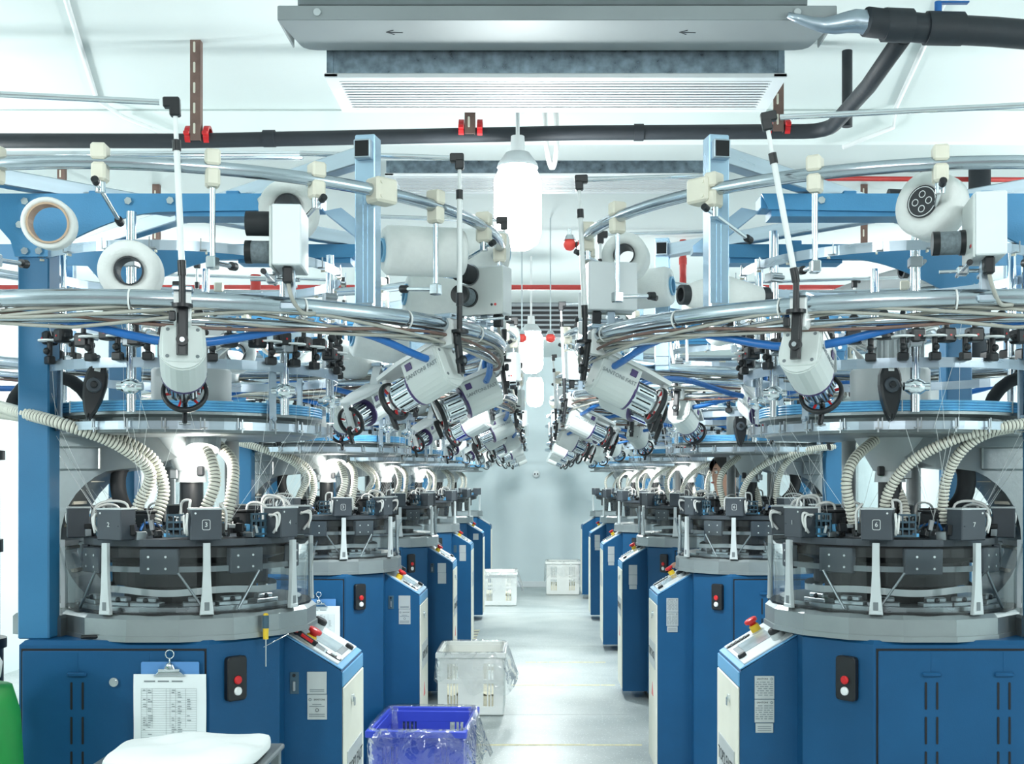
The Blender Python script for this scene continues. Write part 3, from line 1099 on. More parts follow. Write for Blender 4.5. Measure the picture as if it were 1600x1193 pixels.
    q.cyl((-.030, -.004, .033), (-.030, -.006, .033), .003, m=2, n=8)
    q.cyl((.034, -.004, -.004), (.034, -.006, -.004), .0018, m=0, n=8)
    me = q.mesh('head_box', sgn < 0)
    qa = MB('light_grey'); qa.box(-.0185, .0185, -.008, .008, 0, .012, .002)
    qa.M = XZ
    qa.prism([(-.0195, 0), (.0195, 0), (.0135, .06), (.0105, .12), (.0095, .204), (-.0095, .204), (-.0105, .12), (-.0135, .06)], -.006, .006)
    post = qa.mesh('guard_post', sgn < 0)
    qb = MB('mid_grey'); qb.box(-.007, .007, -.0075, -.0055, .012, .036, .0008); inset = qb.mesh('post_inset', sgn < 0)
    qc = MB('cable_white')
    qc.tube(catmull([(-.05, .03, .02), (-.052, 0, .03), (-.054, -.002, .0), (-.05, .02, -.03)], 5), .004, 6)
    qc.tube(catmull([(-.058, .03, .025), (-.062, .0, .02), (-.058, .005, -.025)], 5), .0035, 6)
    cab = qc.mesh('head_cable', sgn < 0)
    nums = {1: ['3', '4', '5', '6', '7', '8', '1', '2'], -1: ['6', '1', '2', '3', '4', '5', '8', '7']}[sgn]
    for j in range(8):
        # j = 0 is the box nearest to the camera on the aisle side
        a = R(-90 + 22.5 + 45 * j)
        pos = (.362 * cos(a), .362 * sin(a), 1.428)
        b = P('head_box', me, 6, None, pos, a + pi / 2)
        if j in (0, 1, 6, 7):
            P('head_number', text_mesh(nums[j], .019, 'white_ink'), 2, b, (0, -.0052, .0), rot=(pi / 2, 0, 0))
            if j == 0:
                qq = MB('white_ink'); qq.M = XZ
                o_, i_ = rrect(.023, .030, .005), rrect(.020, .027, .004)
                v = [(x, y, .0052) for x, y in o_] + [(x, y, .0052) for x, y in i_]
                L = len(o_)
                qq.add(v, [(i, (i + 1) % L, L + (i + 1) % L, L + i) for i in range(L)])
                P('number_frame', qq, 2, b)
        P('head_cable', cab, 2, b)
        p = P('guard_post', post, 6 if j in (0, 1, 6, 7) else 3, None, (.377 * cos(a), .377 * sin(a), 1.172), a + pi / 2)
        P('post_inset', inset, 2, p)
    # clear guards between the posts: flat panels flaring slightly at the top
    q = MB('acrylic')
    w0, w1 = .128, .140
    N = 6
    v, fs = [], []
    for i in range(N + 1):
        t = (i / N - .5)
        ang = t * R(37)
        for rr, z in ((.372, .0), (.372, .10), (.380, .14), (.392, .187)):
            v.append((rr * sin(ang), -rr * cos(ang), z))
    for i in range(N):
        for k2 in range(3):
            fs.append((i * 4 + k2, (i + 1) * 4 + k2, (i + 1) * 4 + k2 + 1, i * 4 + k2 + 1))
    q.add(v, fs, 0, True)
    me = q.mesh('clear_guard', sgn < 0)
    for j in range(8):
        a = R(45 * j)
        P('clear_guard', me, 6 if j in (0, 1, 7) else 3, None, (0, 0, 1.174), a)
    # teal baskets and gear between the head boxes
    q = MB('dark_teal')
    for z in (-.03, -.01, .01, .03):
        q.box(-.038, .038, -.002, .002, z - .003, z + .003)
    for x in (-.036, -.018, 0, .018, .036):
        q.box(x - .002, x + .002, -.003, .003, -.03, .03)
    q.box(-.04, .04, 0, .035, -.034, -.03)
    me = q.mesh('wire_basket', sgn < 0)
    for j in range(8):
        a = R(45 * j - 90)
        P('wire_basket', me, 3, None, (.315 * cos(a + .18), .315 * sin(a + .18), 1.425), a + pi / 2 + .18)
    rnd = random.Random(11)
    q = MB('black', 'steel', 'white_plastic', 'blue_tube', 'light_grey')
    for j in range(210):
        a = rnd.random() * 2 * pi
        rr = .14 + .18 * sqrt(rnd.random())
        q.M = trans(rr * cos(a), rr * sin(a), 1.384 + rnd.random() * .042) @ rotz(a + rnd.uniform(-.6, .6)) @ rotx(rnd.uniform(-.3, .3))
        mi = rnd.choice((0, 0, 0, 1, 1, 1, 4, 2, 3))
        w = .006 + .016 * rnd.random()
        q.box(-w, w, -.004, .004 + .006 * rnd.random(), -.004, .006 + .022 * rnd.random(), .001, m=mi)
    for j in range(70):
        a = rnd.random() * 2 * pi
        rr = .16 + .15 * rnd.random()
        q.M = trans(rr * cos(a), rr * sin(a), 1.40)
        q.cyl((0, 0, 0), (rnd.uniform(-.03, .03), rnd.uniform(-.03, .03), .02 + .05 * rnd.random()), .0025, n=5, m=rnd.choice((1, 1, 4)))
    q.M = Matrix()
    P('knitting_gear', q, 6, kind='stuff')
    q = MB('cable_white', 'blue_hose')
    for j in range(14):
        a = 2 * pi * j / 14 + rnd.uniform(-.1, .1)
        r1, r2 = .20 + .03 * rnd.random(), .27 + .04 * rnd.random()
        b = a + rnd.uniform(-.15, .15)
        h = 1.48 + .03 * rnd.random()
        blue = j % 4 == 2
        if blue:
            h = 1.43
        q.tube(catmull([(r1 * cos(a), r1 * sin(a), 1.42), (r1 * cos(a), r1 * sin(a), h - .01), (.5 * (r1 + r2) * cos(b), .5 * (r1 + r2) * sin(b), h),
                        (r2 * cos(b), r2 * sin(b), h - .02), (r2 * cos(b), r2 * sin(b), 1.41)], 5), .0042, 6, m=1 if blue else 0)
    P('gear_cable', q, 4, kind='stuff')
    # tall black selector blocks behind the hoses' ends
    q = MB('black_soft'); q.box(-.032, .032, -.03, .03, 0, .05, .004); q.box(-.036, .036, -.034, .034, .05, .056, .001)
    me = q.mesh('hose_socket', sgn < 0)
    for a in (-112, -66, -24, 60, 150):
        P('hose_socket', me, 3, None, (.205 * cos(R(a)), .205 * sin(R(a)), 1.41), R(a))
    # --- shaft, hub and head plate above
    q = MB('black'); q.cyl((0, 0, 1.38), (0, 0, 1.555), .036, n=24); P('shaft', q, 6)
    q = MB('light_grey'); q.cyl((0, 0, 1.55), (0, 0, 1.585), .048, .044, n=24); q.cyl((0, 0, 1.585), (0, 0, 1.70), .05, .115, n=32)
    P('hub_cone', q, 6)
    q = MB('black'); q.box(.03, .05, -.05, -.03, 1.57, 1.60, .003); P('hub_fitting', q, 2)
    q = MB('steel'); q.box(-.055, -.03, -.05, -.03, 1.56, 1.59, .003); P('hub_valve', q, 2)
    q = MB('cast')
    q.lathe([(0, 1.688), (.375, 1.688), (.385, 1.692), (.385, 1.700), (.33, 1.706), (.33, 1.738), (.405, 1.742), (.405, 1.750), (0, 1.750)], 56)
    P('top_plate', q)
    q = MB('blue_tube')
    prof = []
    for i in range(4):
        zc = 1.7545 + i * .0078
        for kk in range(5):
            t = -pi / 2 + pi * kk / 4
            prof.append((.402 + .0042 * cos(t), zc + .0039 * sin(t)))
    prof += [(.392, 1.782), (.392, 1.750)]
    q.lathe(prof, 64, smooth=False)
    P('blue_tube_band', q)
    q = MB('cable_white'); q.box(-.0015, .0015, -.4075, -.39, 1.749, 1.784)
    me = q.mesh('band_tie', sgn < 0)
    for a in (-40, 12, 75):
        P('band_tie', me, 2, None, (0, 0, 0), R(a))
    q = MB('alu'); q.lathe([(.425, 1.698), (.428, 1.698), (.428, 1.722), (.425, 1.722)], 64)
    gb = P('guide_band', q, 4)
    q = MB('steel')
    for j in range(26):
        a = 2 * pi * j / 26
        q.M = rotz(a)
        q.box(.428, .440, -.008, .008, 1.700, 1.704); q.box(.436, .440, -.002, .002, 1.69, 1.728); q.box(.428, .434, -.012, -.009, 1.70, 1.732)
    q.M = Matrix()
    P('guide_eyelet', q, 3, kind='stuff')
    q = MB('alu'); q.box(-.012, .012, -.432, -.426, 1.72, 1.905, .001); q.cyl((0, -.426, 1.735), (0, -.440, 1.735), .008, n=10); q.cyl((0, -.426, 1.89), (0, -.44, 1.89), .010, n=10)
    me = q.mesh('band_strap', sgn < 0)
    for a in ((48, -42, 140) if sgn > 0 else (-40, 50, 140)):
        P('band_strap', me, 3, None, (0, 0, 0), R(a))
    # --- cast C-frame on the outer side
    q = MB('cast')
    prof = [(.02, 1.690), (-.465, 1.690), (-.465, 1.13), (-.40, 1.13)]
    arc = []
    c0, r0 = (-.16, 1.375), .225
    for i in range(13):
        t = R(232 - (232 - 112) * i / 12)
        arc.append((c0[0] + r0 * cos(t) * 1.0, c0[1] + r0 * sin(t)))
    prof += [(-.385, 1.16)] + arc + [(-.20, 1.590), (-.12, 1.598), (.02, 1.64)]
    q.M = XZ
    q.prism(prof, -.13, .07)
    q.M = Matrix()
    q.box(-.475, -.2, -.085, .14, 1.655, 1.695, .006)
    q.box(-.47, -.26, -.082, .135, 1.588, 1.658, .004)
    q.box(-.445, -.438, -.078, -.068, 1.14, 1.59, .002)
    P('cast_frame', q)
    q = MB('cream')
    for i in range(5):
        z = 1.27 + i * .07
        xx = c0[0] - sqrt(max(.001, (r0 + .004) ** 2 - (z - c0[1]) ** 2))
        q.box(xx + .0, xx + .012, -.05, .06, z, z + .010, .001)
    P('frame_rib', q, 2, kind='stuff')
    # --- white drum and finned motor on the plate
    q = MB('drum_white'); q.disc(.122, 1.748, 1.905, 48, ch=.006); P('yarn_drum', q)
    q = MB('light_grey')
    q.disc(.040, 1.905, 2.055, 24)
    for j in range(16):
        a = 2 * pi * j / 16
        q.M = rotz(a)
        q.box(.038, .050, -.0025, .0025, 1.91, 2.05)
    q.M = Matrix()
    P('finned_motor', q, 3)
    q = MB('black'); q.disc(.062, 1.906, 1.914, 28); q.ball((.02, -.03, 1.925), .008); P('motor_foot', q, 2)
    q = MB('white_plastic'); q.box(.048, .11, -.03, .03, 1.97, 2.04, .004); P('terminal_box', q, 3)
    q = MB('steel'); q.box(-.10, -.048, -.03, .03, 1.94, 2.03, .003); P('motor_gearbox', q, 3)
    q = MB('cable_white')
    for j in range(5):
        q.tube(catmull([(.085, -.03, 2.0 - .01 * j), (.13 + .01 * j, -.07, 1.99), (.12, -.06 - .01 * j, 1.94), (.09, -.05, 1.91)], 5), .003, 6)
        q.tube(catmull([(-.05, -.04, 1.97 + .012 * j), (-.09 - .012 * j, -.08, 2.0 + .01 * j), (-.12, -.06, 1.96), (-.10, -.04, 1.91)], 5), .003, 6)
    P('motor_cable', q, 2, kind='stuff')
    # black teardrop yarn alarm on the band (same world side on both rows)
    q = MB('black', 'box_grey', 'white_ink')
    pl = [(.0, .085), (.018, .075), (.029, .045), (.031, .015), (.026, -.025), (.016, -.06), (.004, -.085), (.0, -.078), (-.004, -.085), (-.016, -.06), (-.026, -.025), (-.031, .015), (-.029, .045), (-.018, .075)]
    q.M = XZ
    q.prism(pl, 0, .030, .006)
    q.M = trans(0, -.030, .012) @ rotx(pi / 2); q.disc(.021, 0, .010, 20, m=1, ch=.003); q.disc(.010, .01, .018, 16, m=0, ch=.003)
    q.M = Matrix()
    q.box(-.008, .008, -.032, -.029, .052, .062, m=2)
    x = -.155 * sgn if sgn > 0 else .130
    P('yarn_alarm', q, 3, None, (-.155 if sgn > 0 else .125, -.405, 1.805), rot=(R(-6), R(10 if sgn > 0 else 0), R(14 if sgn > 0 else 0)))
    # --- chrome uprights and the thin rings they carry
    q = MB('chrome'); q.cyl((0, 0, 1.745), (0, 0, 2.30), .0135, n=12)
    q2 = MB('steel'); q2.box(-.022, .022, -.018, .018, -.014, .014, .003); q2.cyl((-.02, -.022, 0), (.02, -.022, 0), .006, n=8)
    me, me2 = q.mesh('upright', sgn < 0), q2.mesh('upright_clamp', sgn < 0)
    q3 = MB('chrome'); q3.ball((0, 0, 0), .03, 10, 6, sc=(1.1, 1, .8)); q3.cyl((-.035, -.01, 0), (.035, -.01, 0), .012, n=10)
    me3 = q3.mesh('knuckle', sgn < 0)
    for a in (-150, -38, 25, 100, 170, -95) if sgn > 0 else (-140, -25, 35, 100, 165, -82):
        pos = (.445 * cos(R(a)), .445 * sin(R(a)), 0)
        up = P('upright', me, 4, None, pos)
        for z in (1.94, 2.16):
            P('upright_clamp', me2, 2, up, (0, 0, z), R(a))
        if a < 60:
            P('knuckle', me3, 2, up, (0, 0, 1.815))
    q = MB('chrome'); q.ring(.445, .007, 1.955, 64, 8); P('sensor_ring', q, 4)
    q = MB('alu'); q.lathe([(.452, 1.868), (.455, 1.868), (.455, 1.896), (.452, 1.896)], 64); P('carrier_band', q, 4)
    for z in (2.062, 2.205):
        q = MB('alu'); q.lathe([(.462, z - .014), (.465, z - .014), (.465, z + .014), (.462, z + .014)], 64); P('yarn_band', q, 4)
        q = MB('steel', 'cream')
        for j in range(22):
            q.M = rotz(2 * pi * j / 22 + z)
            q.box(.465, .480, -.009, .009, z - .012, z - .009); q.box(.477, .480, -.009, -.006, z - .012, z + .02); q.box(.465, .478, .006, .011, z - .022, z - .016, m=1)
        q.M = Matrix()
        P('band_hook', q, 2, kind='stuff')
    # black yarn sensors on the ring, little tension discs on the band
    q = MB('black', 'led_red', 'steel'); q.M = Matrix.Scale(1.22, 4)
    q.box(-.017, .017, -.020, .014, -.018, .014, .004)
    q.box(-.022, .022, -.012, .006, -.008, .004, .003)
    q.cyl((0, -.004, .012), (0, -.004, .046), .006, n=8); q.ball((0, -.008, .04), .012, 8, 6)
    q.box(-.0025, .0025, -.021, -.0195, -.005, -.001, m=1)
    q.cyl((-.03, -.01, .058), (.03, -.014, .060), .0035, n=6, m=2)
    me = q.mesh('yarn_sensor', sgn < 0)
    q = MB('black', 'white_plastic'); q.M = Matrix.Scale(1.15, 4)
    q.cyl((0, -.006, .0), (0, -.006, .045), .007, n=8); q.box(-.013, .013, -.016, .004, -.012, .008, .003); q.cyl((0, -.006, .044), (0, -.006, .048), .028, n=16, m=1)
    q.ball((0, -.014, .02), .009, 8, 6)
    me2 = q.mesh('tension_disc', sgn < 0)
    rnd = random.Random(5 + sgn)
    for j in range(34):
        a = 2 * pi * (j + .25) / 34
        front = sin(a) < .55
        if not front:
            continue
        P('yarn_sensor', me, 2, None, (.448 * cos(a), .448 * sin(a), 1.955 + rnd.uniform(-.008, .016)), a + pi / 2 + rnd.uniform(-.35, .35))
        if j % 2 or j in (20, 24, 26, 30):
            P('tension_disc', me2, 2, None, (.458 * cos(a + .08), .458 * sin(a + .08), 1.900), a + pi / 2)
    q = MB('black', 'steel', 'led_red')
    for j in range(30):
        a = 2 * pi * j / 30
        q.M = trans(.45 * cos(a), .45 * sin(a), 1.955) @ rotz(a + pi / 2)
        q.box(-.014, .014, -.02, .014, -.018, .016, .003); q.box(-.012, .012, -.012, .008, .02, .05, .003); q.box(-.012, .012, -.018, .004, -.075, -.045, .003)
    q.M = Matrix()
    P('sensor_row', q, 6, kind='stuff', minm=3)
    # --- blue gantry: outer posts with curved gusset arms, front and rear
    for yy, nm, mx in ((-.30, 'front', 6), (.42, 'rear', 6)):
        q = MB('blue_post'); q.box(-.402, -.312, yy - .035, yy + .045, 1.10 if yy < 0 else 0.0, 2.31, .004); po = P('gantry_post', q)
        prof = [(-.80, 2.375), (-.80, 2.315), (-.47, 2.30), (-.418, 2.24), (-.405, 2.195), (-.312, 2.195)]
        for i in range(11):
            t = i / 10
            prof.append((-.30 + .33 * t, 2.215 + .108 * sin(t * pi / 2)))
        prof += [(.45, 2.330), (.47, 2.375)]
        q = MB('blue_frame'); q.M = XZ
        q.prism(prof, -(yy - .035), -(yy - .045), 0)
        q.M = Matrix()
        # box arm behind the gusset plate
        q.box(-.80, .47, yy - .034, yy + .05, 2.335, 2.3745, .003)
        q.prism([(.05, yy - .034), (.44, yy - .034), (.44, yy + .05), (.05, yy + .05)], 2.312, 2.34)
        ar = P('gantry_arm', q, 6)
        q = MB('chrome'); q.cyl((0, yy - .045, 0), (0, yy - .052, 0), .011, n=6)
        bm = q.mesh('bolt', sgn < 0)
        if yy < 0:
            for bx, bz in ((-.375, 2.352), (-.335, 2.21), (-.375, 2.21), (-.39, 2.285), (-.08, 2.353), (.04, 2.354), (.3, 2.355)):
                P('bolt', bm, 2, ar, (bx, 0, bz))
    # aluminium posts of the creel with their spokes
    q = MB('alu_square')
    q.box(-.027, .027, -.027, .027, 1.96, 2.448, .003)
    for x in (-.006, .006):
        q.box(x - .0015, x + .0015, -.0285, -.0265, 1.99, 2.30)
        q.box(-.0285, -.0265, x - .0015, x + .0015, 1.99, 2.44)
    pm = q.mesh('square_post', sgn < 0)
    q = MB('alu', 'black_gap'); q.box(-.022, .022, -.052, -.028, -.024, .024, .002); q.box(-.018, .018, -.054, -.051, -.02, .02, .001, m=1)
    em = q.mesh('post_stub', sgn < 0)
    q = MB('alu'); q.box(-.026, .026, -.036, -.031, -.017, .017, .004)
    for x in (-.014, .014):
        q.cyl((x, -.036, .004), (x, -.040, .004), .006, n=8)
    fm = q.mesh('post_plate', sgn < 0)
    q = MB('cream'); q.box(-.034, .034, -.085, -.031, -.032, .032, .006); q.cyl((-.02, -.085, .018), (-.02, -.088, .018), .005, n=8); q.cyl((-.02, -.085, -.018), (-.02, -.088, -.018), .005, n=8)
    cm = q.mesh('post_bracket', sgn < 0)
    for a in (-45, 45, 135, -135):
        rr = RB + .050
        p0 = P('square_post', pm, 6, None, ((RB - .055) * cos(R(a)), (RB - .055) * sin(R(a)), 0), R(-10 if a < 0 else 10))
        P('post_stub', em, 3, p0, (0, 0, 2.405))
        P('post_plate', fm, 2, p0, (0, 0, 1.995))
        P('post_bracket', cm, 3, None, ((RB - .055) * cos(R(a)), (RB - .055) * sin(R(a)), ZU), R(a + 90))
        q = MB('alu')
        q.M = rotz(R(a)); q.box(.06, RB - .08, -.022, .022, 2.378, 2.424, .003)
        P('spoke', q, 4)
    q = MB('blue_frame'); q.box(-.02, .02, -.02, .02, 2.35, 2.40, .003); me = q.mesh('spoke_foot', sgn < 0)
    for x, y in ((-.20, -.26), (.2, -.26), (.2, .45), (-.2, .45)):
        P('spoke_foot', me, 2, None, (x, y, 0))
    q = MB('alu_square')
    q.M = XZ
    q.prism([(.47, 2.335), (.62, 2.215), (.66, 2.215), (.66, 2.235), (.52, 2.345)], .24, .30)
    q.M = Matrix()
    P('gantry_bracket', q, 3)
    # --- creel rings
    q = MB('tube_steel'); q.ring(RB, .0165, ZU, 96, 12); P('upper_ring', q)
    q = MB('tube_steel'); q.ring(RB, .0215, ZL, 96, 12); lr = P('lower_ring', q)
    q = MB('tube_steel'); q.ring(RB - .02, .011, ZL - .045, 80, 8); P('cable_ring', q, 4)
    q = MB('cable_grey', 'cream', 'brown_iron')
    rnd = random.Random(21)
    for j in range(5):
        pts = []
        for i in range(60):
            a = 2 * pi * i / 60
            pts.append(((RB + .012 * sin(3 * a + j)) * cos(a), (RB + .012 * sin(3 * a + j)) * sin(a),
                        ZL - .028 - .006 * j + (.018 * sin(5 * a + j * 1.3 + .6)) + (.03 if j == 4 else 0) * max(0, sin(4 * a))))
        q.tube(pts, .0045, 6, m=(0, 0, 0, 2, 0)[j], closed=True)
    P('cable_bundle', q, 4, kind='stuff')
    q = MB('blue_hose')
    pts = []
    for i in range(96):
        a = 2 * pi * i / 96
        d = (math.degrees(a) + FOFF[sgn]) % 45 / 45
        pts.append(((RB - .03) * cos(a), (RB - .03) * sin(a), ZL - .040 - .058 * abs(cos(pi * d)) ** 2.2))
    q.tube(pts, .0105, 8, closed=True)
    P('blue_air_hose', q, 4)
    q = MB('cable_white'); q.ring(.026, .0022, 0, 14, 5)
    q.M = Matrix()
    tm = MB('cable_white'); tm.M = roty(pi / 2) @ Matrix(); tm.lathe([(.023, -.002), (.026, -.002), (.026, .002), (.023, .002)], 14)
    tmm = tm.mesh('cable_tie', sgn < 0)
    for a in (-112, -100, -82, -58, -40, -20, 5):
        P('cable_tie', tmm, 2, lr, (RB * cos(R(a)), RB * sin(R(a)), ZL - .004), R(a + 90))
    # clamps and hanging pegs of the upper ring
    q = MB('cream'); q.box(-.018, .018, -.022, .022, .004, .042, .005); q.box(-.017, .017, -.021, .021, -.046, -.002, .006)
    km = q.mesh('ring_clamp', sgn < 0)
    q = MB('chrome', 'black')
    q.cyl((0, 0, -.04), (0, 0, -.24), .007, n=10)
    q.cyl((0, .012, -.225), (0, -.10, -.215), .006, n=10); q.cyl((0, -.10, -.215), (0, -.12, -.213), .011, n=10, m=1)
    q.box(-.012, .012, -.014, .014, -.24, -.21, .003)
    gm = q.mesh('cone_peg', sgn < 0)
    q = MB('chrome', 'black')
    q.cyl((0, 0, -.04), (0, 0, -.07), .012, n=10)
    q.cyl((0, .03, -.055), (0, -.15, -.10), .0055, n=10); q.cyl((0, -.15, -.10), (0, -.17, -.105), .010, n=10, m=1); q.cyl((0, .03, -.055), (0, .045, -.05), .009, n=10, m=1)
    gm2 = q.mesh('slant_peg', sgn < 0)
    angs = (-118, -101, -86, -71, -56, -33, -16, 2, 22, 60, 100, 140) if sgn > 0 else (-116, -95, -80, -63, -47, -24, -8, 14, 30, 70, 110, 150)
    for j, a in enumerate(angs):
        c = P('ring_clamp', km, 4, None, (RB * cos(R(a)), RB * sin(R(a)), ZU), R(a + 90))
        P('cone_peg' if j % 2 else 'slant_peg', gm if j % 2 else gm2, 3, c, (0, 0, 0), R(180 if j % 3 else 150))
    # --- corrugated suction hoses
    if sgn > 0:
        hp = [([(-.62, -.12, 1.80), (-.42, -.30, 1.755), (-.26, -.36, 1.715), (-.13, -.30, 1.66), (-.06, -.22, 1.58), (-.10, -.19, 1.49), (-.115, -.20, 1.43)], 3),
              ([(-.62, -.05, 1.77), (-.40, -.22, 1.74), (-.20, -.25, 1.70), (-.07, -.20, 1.63), (-.035, -.17, 1.53), (-.055, -.19, 1.43)], 3),
              ([(.04, -.10, 1.69), (.10, -.16, 1.63), (.125, -.19, 1.55), (.10, -.20, 1.47), (.085, -.205, 1.43)], 6),
              ([(.07, -.06, 1.69), (.15, -.10, 1.62), (.165, -.14, 1.54), (.15, -.16, 1.43)], 6)]
    else:
        hp = [([(-.50, -.25, 1.735), (-.26, -.36, 1.715), (-.10, -.34, 1.68), (.02, -.28, 1.61), (.075, -.235, 1.52), (.085, -.22, 1.43)], 6),
              ([(-.46, -.20, 1.725), (-.22, -.31, 1.70), (-.13, -.29, 1.65), (-.095, -.24, 1.56), (-.09, -.21, 1.43)], 6),
              ([(.08, -.12, 1.68), (.16, -.18, 1.62), (.19, -.20, 1.55), (.175, -.19, 1.47), (.165, -.18, 1.43)], 6),
              ([(-.02, .10, 1.68), (.0, .05, 1.6), (-.03, -.02, 1.5), (-.035, -.06, 1.42)], 4)]
    for pts, mx in hp:
        q = ribbed(hose_path(pts), .0185 if sgn > 0 else .0165)
        P('suction_hose', q, mx)
    q = MB('black_soft')
    if sgn > 0:
        q.tube(hose_path([(-.20, .05, 1.64), (-.235, .02, 1.58), (-.225, .0, 1.50), (-.17, -.04, 1.43)], 6), .024, 12)
    else:
        q.tube(hose_path([(-.17, -.02, 1.66), (-.22, -.04, 1.60), (-.215, -.05, 1.51), (-.14, -.08, 1.43)], 6), .028, 12)
    P('black_hose', q, 4)
    q = MB('black_soft')
    pts = [(-.40 + .13 * cos(R(a)), -.10, 1.745 + .13 * sin(R(a))) for a in range(0, 181, 15)]
    q.tube(pts, .02, 12)
    P('black_loop_hose', q, 3)
    for x in (-.17, .05):
        q = MB('hose_grey'); q.cyl((x, .30, 1.10), (x, .30, 1.69), .024, n=14); P('return_pipe', q, 3)
    # yarns running down to the heads
    q = MB('thread')
    rnd = random.Random(33)
    for j in range(30):
        a = rnd.random() * 2 * pi
        b = a + rnd.uniform(-.5, .5)
        q.cyl((.43 * cos(a), .43 * sin(a), 1.70), (.27 * cos(b), .27 * sin(b), 1.43), .00055, n=4, caps=False)
        c = a + rnd.uniform(-.15, .15)
        q.cyl((.455 * cos(a), .455 * sin(a), 1.88), (.43 * cos(c), .43 * sin(c), 1.70), .00055, n=4, caps=False)
        q.cyl((.47 * cos(c), .47 * sin(c), 2.06), (.45 * cos(a), .45 * sin(a), 1.95), .00055, n=4, caps=False)
    P('running_yarn', q, 4, kind='stuff')
    return S


MACH = {}
EXTRA = {(1, 1): 'with clipboard on its door', (2, 1): 'with clipboard behind the nearest console', (1, -1): 'with two vent slot pairs on its door'}
for sgn in (1, -1):
    S = build_side(sgn)
    for m in range(1, 7):
        lab = f'blue circular knitting machine with creel rings, {ORD[m - 1]} in the {SIDE[sgn]} row'
        root = thing('knitting_machine', (-sgn * WC, YC[m - 1], 0), lab, 'knitting machine', 'circular knitting machines')
        MACH[m, sgn] = root
        S.place(m, root)

# needle lamps burning under some of the top plates
for m, sgn in ((1, 1), (2, 1), (3, 1), (4, 1), (3, -1), (4, -1), (5, -1)):
    root = MACH[m, sgn]
    q = MB('needle_led'); q.M = trans(sgn * .07, -.12, 1.655) @ rotx(R(-20)); q.disc(.045, 0, .012, 24)
    lp = obj('needle_lamp', q.mesh('needle_lamp'), root)
    q = MB('steel'); q.M = trans(sgn * .07, -.12, 1.655) @ rotx(R(-20)); q.lathe([(.046, -.004), (.052, -.004), (.052, .03), (.0, .034), (0, .030), (.046, .014)], 24)
    obj('lamp_cup', q.mesh('lamp_cup'), lp)
    l = bpy.data.lights.new('needle_light', 'POINT')
    l.energy = SPOT_W
    l.color = (1.0, 0.97, 0.91)
    l.shadow_soft_size = 0.04
    lo = bpy.data.objects.new('needle_light', l)
    COL.objects.link(lo)
    lo.parent = root
    lo.location = (sgn * .07, -.15, 1.60)

# ------------------------------------------------------------------ yarn feeders on the lower rings
TILT = R(24)


